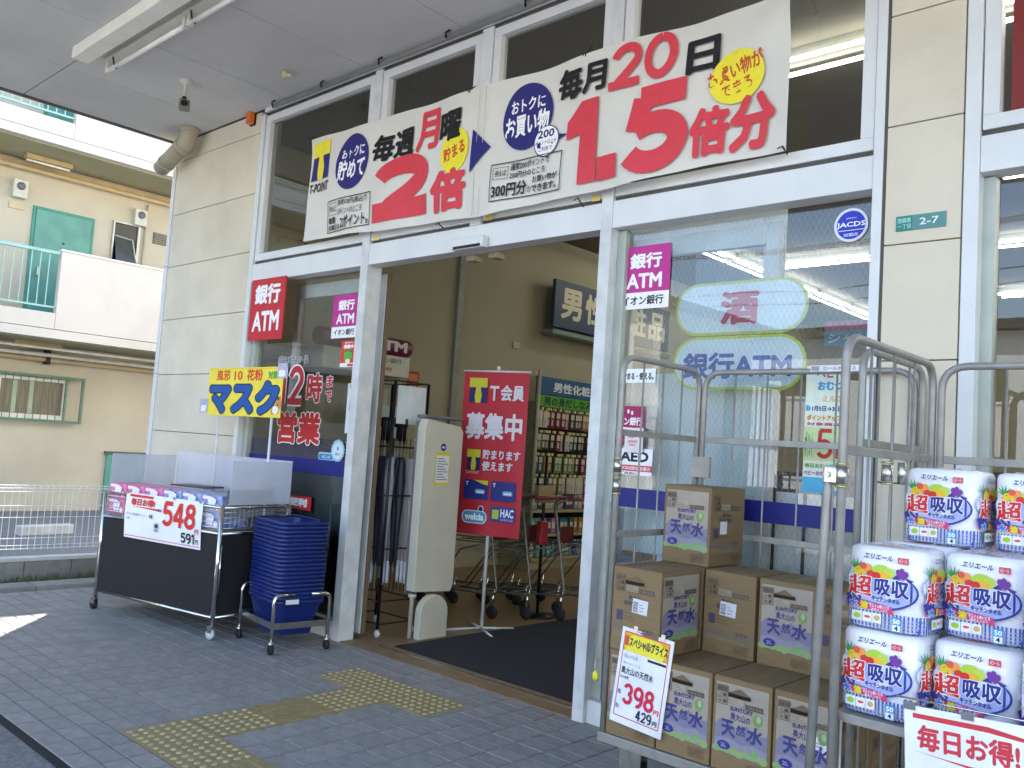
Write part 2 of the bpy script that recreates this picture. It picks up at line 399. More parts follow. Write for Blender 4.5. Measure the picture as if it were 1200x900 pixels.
for y in (-2.6, .785, 4.1):
    for z in (2.66, 5.39, 8.1):
        d_ = ap('door', TEAL, -14.205, y, z, -14.16, y+.81, z+1.87)
        obj('handle', MB().box(X(-14.16), y+.07, z+.86, X(-14.10), y+.10, z+.99), mat('door_knob', '#c9c7bd', .3, .8), d_, bevel=.004)
        obj('mail_slot', MB().box(X(-14.16), y+.46, z+.62, X(-14.15), y+.70, z+.70), mat('slot_dark', '#1f4a50', .5), d_)
        obj('peephole', MB().lathe([(.015, 0), (.015, .012)], (X(-14.16), y+.42, z+1.42), 'x', 10), BLACK, d_)
        f_ = ap('door_frame', mat('door_frame_teal', '#3d8d7b', .5), -14.202, y-.045, z, -14.17, y-.003, z+1.915)
        ap('door_frame', mat('door_frame_teal', '#3d8d7b', .5), -14.202, y+.813, z, -14.17, y+.855, z+1.915)
        ap('door_frame', mat('door_frame_teal', '#3d8d7b', .5), -14.202, y-.002, z+1.873, -14.172, y+.812, z+1.915)
        # tilted small window beside the door
        wn = ap('window', DKG, -14.199, y+1.165, z+1.27, -14.185, y+1.54, z+1.94, bevel=0)
        for b in ((1.14, 1.24, 1.165, 1.97), (1.54, 1.24, 1.58, 1.97), (1.165, 1.24, 1.54, 1.268), (1.165, 1.942, 1.54, 1.97)):
            obj('window_frame', MB().box(X(-14.2), y+b[0], z+b[1], X(-14.15), y+b[2], z+b[3]), ALU, wn)
        s_ = MB(); s_.add([(X(-14.17), y+1.18, z+1.72), (X(-14.17), y+1.46, z+1.70), (X(-14.02), y+1.50, z+1.26), (X(-14.02), y+1.18, z+1.26)], [(0, 1, 2, 3)])
        obj('open_sash', s_, mat('sash_glass', '#4c4f4c', .15), wn)
        obj('sash_frame', MB().tube([(X(-14.17), y+1.18, z+1.73), (X(-14.17), y+1.47, z+1.71), (X(-14.02), y+1.51, z+1.26)], .014, 6), ALU, wn)
        for (yy, zz) in ((y-.37, z+1.96), (y+1.44, z+1.96)):
            mt = ap('meter_box', mat('meter_grey', '#cfcdc2', .5), -14.2, yy, zz, -14.08, yy+.2, zz+.27, bevel=.012)
            obj('dial', MB().lathe([(.06, 0), (.055, .02), (.03, .025)], (X(-14.08), yy+.1, zz+.17), 'x', 14), mat('meter_glass', '#5a5f63', .15), mt)
        ap('plate', mat('door_plate', '#c9bb93', .6), -14.2, y-.38, z+1.80, -14.18, y-.17, z+1.90)
        vt = ap('vent', mat('vent_back', '#6f6a5c', .7), -14.201, y+1.81, z+1.74, -14.19, y+2.05, z+1.93, bevel=0)
        for q in range(5):
            obj('vent_slat', MB().box(X(-14.19), y+1.82, z+1.75+q*.037, X(-14.165), y+2.04, z+1.772+q*.037), mat('vent_slat', '#8b8470', .6), vt)
        obj('pipe', MB().tube([(X(-14.17), y+1.66, z-.02), (X(-14.17), y+1.66, z+2.35)], .014, 8), mat('conduit', '#b5a98c', .5), A)
for zb in (5.24, 7.97):
    obj('pipe', MB().tube([(X(-14.1), -6, zb-.16), (X(-14.1), 8, zb-.16)], .035, 10), mat('beam_pipe', '#c2ab84', .6), A)
    obj('pipe', MB().box(X(-14.19), -6, zb-.16, X(-14.12), 8, zb-.05), mat('duct_tan', '#b39c78', .7), A, bevel=.004)
for (y, z) in ((.44, 5.13), (-4.4, 5.13), (4.6, 5.13), (.55, 2.42), (4.7, 2.42)):
    lb = ap('strip_light', mat('lamp_body_aged', '#b9a274', .6), -13.86, y, z+.02, -13.74, y+.64, z+.09)
    obj('tube', MB().tube([(X(-13.8), y+.02, z), (X(-13.8), y+.62, z)], .016, 8), mat('lamp_tube_off', '#f2f0e8', .3), lb)
    ap('pipe', mat('conduit', '#b5a98c', .5), -14.19, y-.5, z-.19, -14.15, y-.42, z-.11)
for (x, z, r) in ((-13.5, 2.40, .02), (-13.9, 2.33, .03), (-14.1, 2.28, .045)):
    obj('pipe', MB().tube([(X(x), -6, z), (X(x), 3.3, z)], r, 10), mat('beam_pipe', '#c2ab84', .6) if r > .03 else mat('white_pipe', '#d8d5cb', .5), A)
obj('pipe_bracket', MB().box(X(-14.19), 1.1, 2.2, X(-14.05), 1.16, 2.5), BLACK, A)
obj('pipe_bracket', MB().box(X(-14.19), 3.1, 2.2, X(-14.0), 3.3, 2.5), BLACK, A)
# ground floor window with its grille
gw = ap('window', mat('curtain_glass', '#8a7c68', .3, var=.35, scale=9, stretch=(1, 8, .3)), -14.198, -1.1, 1.40, -14.18, 1.44, 1.96, bevel=0)
for (y0, y1, z0, z1) in ((-1.1, 1.46, 1.94, 1.99), (-1.1, 1.46, 1.37, 1.44), (.50, .55, 1.44, 1.94), (1.42, 1.46, 1.44, 1.94), (-.4, -.35, 1.44, 1.94)):
    obj('window_frame', MB().box(X(-14.18), y0, z0, X(-14.14), y1, z1), mat('window_white', '#e6e3d6', .5), gw, bevel=.003)
for y in (.22, .72, .95):
    obj('curtain', MB().box(X(-14.179), y, 1.45, X(-14.172), y+.06, 1.93), mat('curtain_green', '#b4c0a4', .9), gw)
gr = obj('window_grille', MB().box(X(-14.1), -1.2, 2.0, X(-14.06), 1.70, 2.04), mat('green_grille', '#5f7f69', .5), A, bevel=.003)
for b in ((-1.2, 1.33, 1.70, 1.37), (1.66, 1.371, 1.70, 1.999), (1.42, 1.371, 1.45, 1.999)):
    obj('grille_frame', MB().box(X(-14.1), b[0], b[1], X(-14.06), b[2], b[3]), mat('green_grille', '#5f7f69', .5), gr, bevel=.003)
y = -1.1
while y < 1.4:
    obj('grille_bar', MB().tube([(X(-14.08), y, 1.37), (X(-14.08), y, 2.0)], .006, 6), mat('green_grille', '#5f7f69', .5), gr); y += .105
bx('meter_cupboard_door', TEAL, A, 0, 2.18, -.4, .05, 3.0, .885)
bx('door_lintel', mat('door_frame_dark', '#55605a', .6), A, 0, 2.15, .888, .07, 3.05, .93)
for y in (-2.3, -.65, .32):
    t = thing('wheel_stop', 'white concrete parking block beyond the fence, '+{-2.3: 'leftmost of three', -.65: 'middle of three', .32: 'nearest the teal door'}[y], 'parking block', (-11.3, y, 0), R(8), 'white parking blocks beyond the fence')
    obj('block', MB().box(-.07, -.30, -.012, .07, .34, .11), mat('white_concrete', '#cfccc3', .8, var=.15, stain=.2), t, bevel=.015)

# ================================================================== STORE BUILDING (front plane y=0)
B = thing('drugstore', 'white and cream drugstore front with canopy, tall windows and open sliding doorway', 'building', (0, 0, 0))
def sp(name, m, *b, bevel=.003): return bx(name, m, B, *b, bevel=bevel)
zs = [0, .31, .83, 1.35, 1.87, 2.385, 2.89, 3.39, 3.91, 4.095]
for a, b in zip(zs, zs[1:]):
    sp('wall_panel', PANEL, -7.995, -.001, a+.0025, -6.54, .05, b-.0025, bevel=.003)
sp('panel_backing', DARKGAP, -8.0, .03, 0, -6.54, .12, 4.095, bevel=0)
sp('corner_trim', WHITE, -8.06, -.012, 0, -8.0, .06, 4.09)
for z in (.84, 1.88, 2.9, 3.92):
    sp('corner_trim_joint', DARKGAP, -8.061, -.0125, z, -7.999, .05, z+.004, bevel=0)
zz = [0, .33, .85, 1.36, 1.87, 2.366, 2.885, 3.38, 3.90, 4.095]
for a, b in zip(zz, zz[1:]):
    sp('wall_panel', PANEL, -1.352, -.001, a+.0025, -1.05, .05, b-.0025, bevel=.003)
sp('panel_backing', DARKGAP, -1.36, .03, 0, -1.045, .12, 4.095, bevel=0)
# outer side wall, rear, right and roof mass
SIDE = mat('side_wall_paint', '#d9d5ca', .8, var=.05, stain=.1)
sp('side_wall', SIDE, -8.06, .063, 0, -7.3, 14.3, 6.4, bevel=0)
sp('rear_wall', SIDE, -7.3, 13.9, 0, 9, 14.3, 6.4, bevel=0)
sp('right_wall', SIDE, 8.7, .12, 0, 9, 13.9, 6.4, bevel=0)
sp('upper_wall', SIDE, -7.3, .0, 4.14, 8.7, .3, 6.4, bevel=0)
sp('upper_wall', SIDE, -8.0, .0, 4.14, -7.3, .06, 6.4, bevel=0)
sp('roof_slab', SIDE, -7.3, .3, 4.2, 8.7, 13.9, 4.5, bevel=0)
# canopy
sp('canopy_slab', SIDE, -8.0, -3.2, 4.14, 9, -.003, 4.55, bevel=0)
sp('canopy_drip_edge', mat('drip_edge', '#5b5c5b', .6), -8.03, -3.23, 4.085, -8.0, -.02, 4.56, bevel=0)
sp('canopy_drip_edge', mat('drip_edge', '#5b5c5b', .6), -8.0, -3.23, 4.085, 9, -3.2, 4.56, bevel=0)
sp('soffit_backing', DARKGAP, -7.99, -3.19, 4.12, 8.9, -.005, 4.135, bevel=0)
xs = [-7.995, -7.08, -6.1, -5.09, -4.06, -3.04, -2.02, -1.0, 0, 1, 2, 3, 4, 5, 6, 7, 8]
for a, b in zip(xs, xs[1:]):
    for c, e in ((-3.19, -1.385), (-1.38, -.01)):
        sp('soffit_panel', SOFFIT, a+.0025, c+.0025, 4.1, b-.0025, e-.0025, 4.119, bevel=.002)
sp('ceiling_rail', mat('grey_rail', '#8b8c8a', .5, .3), -6.3, -.055, 4.055, -1.4, -.03, 4.085)
sp('ceiling_rail', WHITE, -6.45, -.028, 4.06, -1.4, -.004, 4.098)
for x in (-6.28, -5.6, -4.9, -4.2, -3.5):
    obj('rail_clip', MB().tube([(x, -.06, 4.06), (x+.01, -.075, 4.09), (x+.05, -.075, 4.095)], .007, 6), BLACK, B)
# posts, header and sills
P = [(-6.53, -6.47), (-5.0, -4.92), (-2.874, -2.80), (-1.408, -1.365), (-1.043, -.985)]
for k, (a, b) in enumerate(P):
    sp('mullion', WHITE_D if k in (1, 2) else WHITE, a, -.006, 0, b, .125, 4.058)
sp('frame_groove', DARKGAP, -1.364, .0, 0, -1.353, .03, 4.05, bevel=0)
for a, b in ((-6.469, -5.001), (-4.919, -2.875), (-2.799, -1.409), (-.984, 2.6)):
    sp('header_beam', WHITE, a, 0, 2.625, b, .115, 2.775)
    sp('header_gap', DARKGAP, a, .02, 2.776, b, .11, 2.798, bevel=0)
GL_UP = glass('window_glass_upper', (.80, .84, .82), ior=1.8)
def window(x0, x1, z0, z1, fw, gy, gm=None, yf=.004):
    f = sp('window_frame', WHITE, x0, yf, z1-fw, x1, .07, z1)
    obj('frame_rail', MB().box(x0, yf, z0, x1, .07, z0+fw), WHITE, f, bevel=.003)
    obj('frame_stile', MB().box(x0, yf+.001, z0+fw, x0+fw, .069, z1-fw), WHITE, f, bevel=.003)
    obj('frame_stile', MB().box(x1-fw, yf+.001, z0+fw, x1, .069, z1-fw), WHITE, f, bevel=.003)
    obj('glass', MB().quad((x0+fw, gy, z0+fw), (x1-fw, gy, z0+fw), (x1-fw, gy, z1-fw), (x0+fw, gy, z1-fw)), gm or GL_UP, f)
for a, b in ((-6.46, -5.005), (-4.915, -3.92), (-3.81, -2.88), (-2.795, -1.412), (-.98, .4), (.45, 1.9)):
    window(a, b, 2.80, 4.04, .06, .045)
sp('mullion', WHITE, -3.912, -.004, 2.776, -3.815, .12, 4.058)
sp('mullion', WHITE, .405, -.004, 2.776, .445, .12, 4.058)
sp('head_gap', DARKGAP, -6.46, .01, 4.041, -1.41, .1, 4.056, bevel=0)
sp('head_gap', DARKGAP, -.98, .01, 4.041, 2, .1, 4.056, bevel=0)
# lower glazing
GL = glass('window_glass_lower', (.86, .90, .92), 1.0, ior=1.75)
for (x0, x1, y) in ((-6.40, -5.0, .085), (-2.745, -1.409, .10), (-.94, 2.4, .10)):
    sp('window_jamb', mat('jamb_greenish', '#aeb4ac', .4, .2, stain=.2), x0-.055, y-.04, .121, x0, y+.03, 2.62)
    sp('sill', WHITE_D, x0-.055, .02, 0.0, x1, y+.03, .12)
    obj('glass', MB().quad((x0, y, .121), (x1, y, .121), (x1, y, 2.62), (x0, y, 2.62)), GL, B)
wr = MB()
for k in range(-70, 70):
    for s_ in (1, -1):
        x = -2.08+k*.028; pts = []
        for z in (.13, 2.61):
            pts.append((x+s_*(z-1.37)*.55, z))
        (xa, za), (xb, zb) = pts
        def clip(xa, za, xb, zb):
            out = []
            for X0 in (-2.74, -1.41):
                pass
            t0, t1 = 0, 1
            dx = xb-xa
            ta, tb = (-2.74-xa)/dx, (-1.41-xa)/dx
            if ta > tb: ta, tb = tb, ta
            return max(0, ta), min(1, tb)
        t0, t1 = clip(xa, za, xb, zb)
        if t1 <= t0: continue
        p0 = (xa+(xb-xa)*t0, .108, za+(zb-za)*t0); p1 = (xa+(xb-xa)*t1, .108, za+(zb-za)*t1)
        wr.tube([p0, p1], .00055, 3, caps=False)
obj('glass_wire', wr, mat('glass_wire', '#9fb0b4', .4, .5), B, kind='stuff')
# blue window band and dark lower film (stuck on the glass)
BLUE = mat('blue_window_band', '#101a78', .5, var=.06, scale=8)
sp('blue_band', BLUE, -6.40, .080, 1.115, -5.002, .084, 1.225, bevel=0)
sp('blue_band', BLUE, -2.745, .095, 1.132, -1.41, .099, 1.232, bevel=0)
sp('navy_film', film('navy_film', '#1c2564', .72), -6.40, .0945, 1.226, -5.002, .0955, 1.36, bevel=0)
sp('dark_film', film('dark_window_film', '#5d6866', .93), -6.40, .0945, .122, -5.002, .0955, 1.114, bevel=0)
sp('dark_film', film('grey_window_film', '#6c7674', .9), -2.745, .1105, .122, -2.62, .1115, .88, bevel=0)
# sliding door leaves parked behind the fixed lights
for (x0, x1) in ((-6.1, -4.95), (-2.845, -1.92)):
    dl = sp('sliding_door', WHITE_D, x0, .20, .03, x0+.065, .24, 2.60)
    obj('stile', MB().box(x1-.075, .20, .03, x1, .24, 2.60), WHITE_D, dl, bevel=.003)
    obj('top_rail', MB().box(x0+.066, .20, 2.49, x1-.076, .24, 2.60), mat('door_rail', '#cfd6d2', .4, stain=.1), dl, bevel=.003)
    obj('pane', MB().quad((x0+.066, .22, .15), (x1-.076, .22, .15), (x1-.076, .22, 2.489), (x0+.066, .22, 2.489)), glass('door_glass', (.9, .94, .94)), dl)
sp('door_seal', mat('brown_seal', '#6d5a42', .7), -4.949, .205, .03, -4.93, .235, 2.60)
# display panel behind the right hand window
WB = mat('pale_display_back', '#f0f7f9', .6, var=.05, scale=3)
sp('display_back', WB, -2.99, .30, .88, -1.945, .32, 1.86)
sp('display_back', WB, -1.944, .30, .5, -1.405, .32, 1.275)
sp('display_back', WB, -2.6, .301, .3, -1.946, .319, .878)
sp('display_back', WB, -2.06, .301, 1.862, -1.945, .32, 2.70)
sp('display_back', WB, -2.99, .301, 2.56, -2.062, .32, 2.70)
for x in (-1.945, -1.79):
    sp('display_stay', mat('black_cable', '#222529', .5), x, .285, .7, x+.012, .298, 1.36, bevel=0)
# interior shell
IFL = mat('store_floor_vinyl', '#8a7252', .35, var=.14, scale=3, bump=.05, stain=.1)
struct('store_floor', MB().box(-7.2, .225, -.05, 8.7, 13.9, .004), IFL)
struct('threshold', MB().box(-4.919, .01, -.05, -2.875, .222, .006), mat('threshold_strip', '#937a5e', .5, .2, var=.2, scale=12, stain=.4))
sp('door_track', STEEL, -4.7, .15, .0062, -2.876, .17, .009, bevel=0)
struct('interior_wall', MB().box(-7.29, .13, 0, -7.2, 13.9, 4.119), BEIGEW)
struct('interior_back_wall', MB().box(-7.199, 13.8, 0, 8.69, 13.89, 4.119), BEIGEW)
struct('interior_front_wall', MB().box(-7.199, .126, 0, -6.54, .2, 4.119), BEIGEW)
struct('interior_ceiling', MB().box(-7.28, .127, 4.12, 8.69, 13.9, 4.16), mat('store_ceiling', '#75726a', .85, var=.06))
sp('wall_conduit', mat('grey_conduit', '#8f938d', .5), -7.198, 3.0, 0, -7.15, 3.09, 4.118)
sp('wall_outlet', mat('outlet_cream', '#bdb494', .5), -7.198, 4.0, 2.62, -7.18, 4.12, 2.70)
TUBE = mat('lit_tube', '#fffdf2', .3, emit=4.2)
BAT = mat('light_batten', '#8b8b86', .5)
li = 0
for (x, y, n, ax) in ((-5.57, 5.1, 5, 'y'), (-2.7, 1.5, 7, 'x'), (-2.0, 4.4, 6, 'x'), (-5.2, 6.9, 9, 'x'), (-3.3, 9.9, 7, 'x')):
    for k in range(n):
        px, py = (x, y+k*1.28) if ax == 'y' else (x+k*1.28, y)
        t = thing('ceiling_light', 'lit twin tube fluorescent batten on the store ceiling', 'ceiling light', (px, py, 4.0), 0 if ax == 'x' else pi/2, 'lit fluorescent battens on the store ceiling')
        obj('batten', MB().box(0, -.06, .045, 1.24, .06, .119).box(0, -.12, .035, .03, .12, .05).box(1.21, -.12, .035, 1.24, .12, .05), BAT, t)
        obj('tube', MB().tube([(.02, -.105, .02), (1.22, -.105, .02)], .014, 8), TUBE, t)
        obj('tube', MB().tube([(.02, .105, .02), (1.22, .105, .02)], .014, 8), TUBE, t)

# ================================================================== BANNER over the doorway
RED, NAVY, YEL, BLK, WH = '#d9434f', '#2b2a72', '#f2e23c', '#1e1e20', '#f4f4f4'
t = thing('banner', 'long white vinyl banner with big red figures 2 and 1.5 tied above the doorway', 'banner', (0, -.085, 0))
a = Art(.0012)
def T_logo(a, x0, z0, x1, z1, navy=NAVY, yel=YEL):
    W, H = x1-x0, z1-z0; zc = z1-H*.38
    a.poly([(x0, z0), (x0+W*.04, zc), (x0+W*.40, zc), (x0+W*.30, z0+H*.15), (x0+W*.34, z0)], navy)
    a.poly([(x1-W*.34, z0), (x1-W*.26, z0+H*.3), (x1-W*.36, zc), (x1, zc), (x1, z0)], navy)
    a.poly([(x0, zc), (x1, zc), (x1, z1), (x0, z1)], yel)
    a.poly([(x0+W*.38, z0), (x0+W*.66, z0), (x0+W*.72, z0+H*.3), (x0+W*.62, zc+.001), (x0+W*.38, zc+.001), (x0+W*.32, z0+H*.25)], yel)
T_logo(a, -5.60, 3.31, -5.36, 3.60)
a.text('T-POINT', -5.61, 3.215, -5.355, 3.285, BLK, .02, shear=.1)
a.ell(-5.075, 3.375, .185, .205, NAVY, 36)
a.text('おトクに', -5.20, 3.41, -4.94, 3.49, WH, .025); a.text('貯めて', -5.225, 3.245, -4.925, 3.40, WH, .03)
a.ell(-4.0, 3.255, .135, .145, YEL, 30)
a.text('毎週', -4.855, 3.315, -4.425, 3.515, BLK, .038, shear=.06); a.text('月', -4.40, 3.31, -4.18, 3.575, RED, .036, shear=.06); a.text('曜', -4.165, 3.33, -3.955, 3.525, BLK, .036, shear=.06)
a.digits('2', -4.80, 2.885, -4.24, 3.325, RED, .235)
a.text('倍', -4.21, 2.865, -3.87, 3.145, RED, .05)
a.text('貯まる', -4.105, 3.205, -3.90, 3.30, '#c8502e', .03, rot=12)
a.frame(-5.34, 2.885, -4.83, 3.115, .006, BLK)
a.frame(-5.325, 3.01, -5.215, 3.095, .003, BLK); a.text('例えば', -5.315, 3.03, -5.225, 3.075, BLK, .01)
a.text('通常108円(税込)で', -5.195, 3.055, -4.865, 3.105, BLK, .01); a.text('1ポイントのところ', -5.195, 2.995, -4.92, 3.045, BLK, .01)
a.text('毎週', -5.325, 2.945, -5.235, 2.995, BLK, .03); a.text('月曜日は', -5.325, 2.895, -5.17, 2.935, BLK, .02); a.text('2ポイント。', -5.16, 2.895, -4.845, 2.985, BLK, .022)
a.poly([(-3.835, 3.075), (-3.675, 3.215), (-3.835, 3.355)], NAVY)
a.ell(-3.405, 3.35, .195, .20, NAVY, 36); a.text('おトクに', -3.535, 3.385, -3.27, 3.465, WH, .025); a.text('お買い物', -3.575, 3.235, -3.235, 3.375, WH, .03)
a.ell(-3.24, 3.17, .092, .095, NAVY, 26); a.poly([(-3.165, 3.20), (-3.09, 3.185), (-3.16, 3.155)], NAVY); a.ell(-3.24, 3.17, .086, .089, WH, 26)
a.text('200', -3.305, 3.19, -3.185, 3.24, NAVY, .03); a.text('ポイント以上の', -3.32, 3.15, -3.165, 3.178, NAVY, .01); a.text('ご利用で', -3.29, 3.11, -3.19, 3.138, NAVY, .01)
a.frame(-3.645, 2.865, -3.115, 3.09, .006, BLK)
a.frame(-3.625, 2.995, -3.515, 3.065, .003, BLK); a.text('例えば', -3.61, 3.01, -3.53, 3.05, BLK, .015)
a.text('通常200ポイントで', -3.50, 3.035, -3.20, 3.08, BLK, .02); a.text('200円分のところ', -3.50, 2.985, -3.23, 3.025, BLK, .02)
a.text('300円分', -3.63, 2.88, -3.37, 2.965, BLK, .03); a.text('の', -3.365, 2.885, -3.335, 2.92, BLK, .01)
a.text('お買い物が', -3.325, 2.935, -3.135, 2.975, BLK, .02); a.text('できます。', -3.33, 2.88, -3.14, 2.925, BLK, .03)
a.text('毎月', -3.175, 3.375, -2.82, 3.55, BLK, .038, shear=.06); a.digits('20', -2.80, 3.35, -2.385, 3.59, RED, .24, .1, shear=.08); a.text('日', -2.33, 3.325, -2.145, 3.50, BLK, .038, shear=.05)
a.poly([(-2.99, 2.87), (-2.86, 2.87), (-2.86, 3.34), (-2.985, 3.34), (-3.09, 3.245), (-3.09, 3.14), (-2.99, 3.16)], RED)
a.rect(-2.85, 2.865, -2.715, 2.995, RED)
a.digits('5', -2.70, 2.85, -2.30, 3.325, RED, .30, shear=.06)
a.text('倍', -2.285, 2.88, -2.07, 3.14, RED, .048)
a.ell(-2.045, 3.255, .15, .13, YEL, 30); a.text('お買い物が', -2.205, 3.25, -1.90, 3.335, '#c8502e', .03, rot=10); a.text('できる', -2.13, 3.175, -1.96, 3.24, '#c8502e', .03, rot=10)
a.text('分', -2.07, 2.87, -1.83, 3.155, RED, .048)
def wob(x, z):
    e = max(0, (x+2.25)/.5)*max(0, (z-3.1)/.5)
    return (.012*sin(x*5.3+z*2)+.006*sin(x*13+z*7)+.02*e*sin((x*.8-z)*13) + .006*sin(z*9+x))
def drape(mb, X0, X1, Z0, Z1, nx, nz, grid):
    bm = bmesh.new(); me = mesh_of(mb, 'tmp', None); bm.from_mesh(me)
    for k in range(1, nx): 
        bmesh.ops.bisect_plane(bm, geom=bm.verts[:]+bm.edges[:]+bm.faces[:], plane_co=(X0+(X1-X0)*k/nx, 0, 0), plane_no=(1, 0, 0))
    for k in range(1, nz):
        bmesh.ops.bisect_plane(bm, geom=bm.verts[:]+bm.edges[:]+bm.faces[:], plane_co=(0, 0, Z0+(Z1-Z0)*k/nz), plane_no=(0, 0, 1))
    for v in bm.verts: v.co.y += wob(v.co.x, v.co.z)-.004
    bm.to_mesh(me); bm.free(); return me
ba = MB(); nx, nz = 78, 16
X0, X1 = -5.655, -1.775
def top(x):                                       # hem sags a little between its ties
    k = (x-X0)/(X1-X0); return 3.655-.05*k-.018*abs(sin(k*pi*4))
def bot(x):
    k = (x-X0)/(X1-X0); return 2.858-.065*min(1, k*2.1)+.045*max(0, k-.5)*2+.010*abs(sin(k*pi*4))
gv = []
for j in range(nz+1):
    for i in range(nx+1):
        x = X0+(X1-X0)*i/nx; z = bot(x)+(top(x)-bot(x))*j/nz; gv.append((x+(.035*sin(pi*j/nz) if i == 0 else 0), wob(x, z)+.0012, z))
gf = [(j*(nx+1)+i, j*(nx+1)+i+1, (j+1)*(nx+1)+i+1, (j+1)*(nx+1)+i) for j in range(nz) for i in range(nx)]
ba.add(gv, gf, True)
obj('sheet', ba, mat('banner_vinyl', '#d9d6cd', .42, var=.05, scale=2, stain=.07, bump=.06, bscale=8), t)
o = link('print', drape(a.mb, X0, X1, 2.8, 3.66, nx, nz, None), t)
for x in (-3.795, -3.745):
    obj('seam', MB().box(x, -.004+wob(x, 3.2), 2.80, x+.002, .002+wob(x, 3.2), 3.61), mat('seam_grey', '#d2d0c8', .6), t)
def tie(x, z, dz, dx=.01):
    obj('cable_tie', MB().tube([(x, -.004, z), (x+.008, -.02, z+dz*.3), (x+dx, .03, z+dz)], .004, 5), BLACK, t)
    obj('cable_tie', MB().tube([(x, -.004, z), (x-.015, -.025, z+dz*.5)], .003, 5), BLACK, t)
for x, z, dz in ((-5.63, 3.635, .05), (-3.9, 3.60, .06), (-2.98, 3.575, .09), (-1.79, 3.60, .05), (-5.64, 2.87, -.03), (-4.1, 2.80, -.03), (-2.97, 2.80, -.05), (-1.79, 2.86, -.03)):
    tie(x, z, dz)
for x in (-4.88, -2.95, -3.77):
    bx('tape', mat('yellow_tape', '#e2cf7d', .5), B, x, -.002, 2.792, x+.06, -.0005, 2.83, bevel=0)

# door sensor on the header beam
t = thing('door_sensor', 'slim white door sensor box with black lens on the header beam', 'sensor', (-4.0, 0, 2.615))
bx('housing', WHITE, t, 0, -.062, .0, .27, -.0065, .075, bevel=.008)
bx('lens', BLACK, t, .015, -.0645, .004, .255, -.0625, .022, bevel=.001)
for x in (-4.05, -3.85):
    obj('door_bumper', MB().box(x, .12, 2.59, x+.07, .2, 2.624), mat('bracket_beige', '#9a947c', .6), B, bevel=.004)

# ================================================================== SIGNS ON THE GLASS AND WALL
def art_atm(w, h, col, split=.0, white=True):
    a = Art(.0005)
    return a
a = Art(.0006); a.text('銀行', .06, .29, .43, .455, WH, .045); a.text('ATM', .05, .07, .44, .235, WH, .035)
sign('bank_sign', 'square red board with white bank and cash machine lettering at top of left window', 'sign', .495, .50, a, (-6.43, -.012, 2.135), 0, '#c8303c', .01)
def pink(loc, label, w=.31, h=.322):
    a = Art(.0006); k = h/.322
    a.rect(.0, 0, w, .085*k, WH); a.text('銀行', .065*k, .205*k, w-.05*k, .285*k, WH, .04); a.text('ATM', .05*k, .105*k, w-.045*k, .182*k, WH, .035)
    a.text('イオン銀行', .03*k, .02*k, w-.03*k, .068*k, '#2c2030', .03)
    return sign('bank_sticker', label, 'sticker', w, h, a, loc, 0, '#c0358f', .0015)
pink((-5.404, .078, 2.127), 'magenta cash machine sticker with white strip, on left window beside the doorway post')
pink((-2.80, .092, 2.187), 'large magenta cash machine sticker with white strip, at top left of right window', .325, .343)
a = Art(.0006); a.text('イオン銀行', .015, .105, .21, .15, WH, .03); a.text('ATM', .03, .045, .195, .095, WH, .04)
a.ell(.12, .18, .008, .012, WH, 8); a.ell(.145, .172, .008, .012, WH, 8)
sign('bank_sticker', 'small dark magenta cash machine sticker behind the left cage, above the AED sticker', 'sticker', .225, .208, a, (-2.808, .092, 1.457), 0, '#a5285f', .0015)
a = Art(.0006); a.rect(0, .02, .288, .052, '#d8404c'); a.text('AED', .085, .07, .265, .125, '#1c2130', .04)
a.ell(.035, .105, .018, .018, '#d03a48', 14); a.ell(.062, .105, .018, .018, '#d03a48', 14); a.poly([(.017, .10), (.049, .06), (.081, .10)], '#d03a48')
a.text('自動体外式除細動器設置店', .01, .026, .278, .046, WH, .01); a.text('ご自由に', .09, .003, .2, .016, '#2a3350', .02)
sign('defibrillator_sticker', 'white AED sticker with red heart and red band on right window', 'sticker', .288, .14, a, (-2.81, .092, 1.302), 0, WH, .0015)
a = Art(.0006); a.text('使って貯まる・使える。', .01, .015, .29, .055, '#1d1d22', .04)
sign('slogan_sticker', 'narrow white strip sticker with black lettering behind the left cage arch', 'sticker', .30, .075, a, (-2.83, .092, 1.79), 0, '#eef3f2', .0015)
a = Art(.0006)
for k, (x0, z0, x1, z1) in enumerate(((.02, .05, .08, .065), (.03, .035, .07, .045), (.02, .075, .06, .085))): a.rect(x0, z0, x1, z1, '#d99a9e')
sign('paper_note', 'small torn paper note taped across the dark magenta sticker', 'note', .115, .13, a, (-2.69, .075, 1.42), 0, '#e8dede', .001)
# oval drink and bank signs behind the glass
def oval(loc, label, txt, col, edge):
    a = Art(.0008); a.rrect(.014, .014, .706, .256, .12, '#e9f6fa'); a.text(txt, *( (.26, .05, .47, .22) if len(txt) == 1 else (.06, .055, .65, .19)), col, .045 if len(txt) == 1 else .035)
    t = thing('oval_sign', label, 'sign', loc)
    m = Art(); m.rrect(0, 0, .72, .27, .134, ink(edge)); q = m.mb; n = len(q.v)
    q.add([(x, .006, z) for x, y, z in q.v[:n]], [tuple(reversed(range(n)))]); q.add([q.v[i] for i in range(2*n)], [((i+1) % n, i, n+i, n+(i+1) % n) for i in range(n)])
    obj('board', q, None, t); obj('print', a.mb, None, t, (0, -.0008, 0)); return t
oval((-2.455, .135, 2.033), 'pale blue oval sign with yellow rim and one pink character inside the window', '酒', '#d0606e', '#c9d465')
oval((-2.455, .135, 1.757), 'pale blue oval sign with green rim and blue cash machine lettering inside the window', '銀行ATM', '#3f63b0', '#cfe04a')
a = Art(.0006); a.ell(.077, .077, .065, .065, '#2a3fc0', 36)
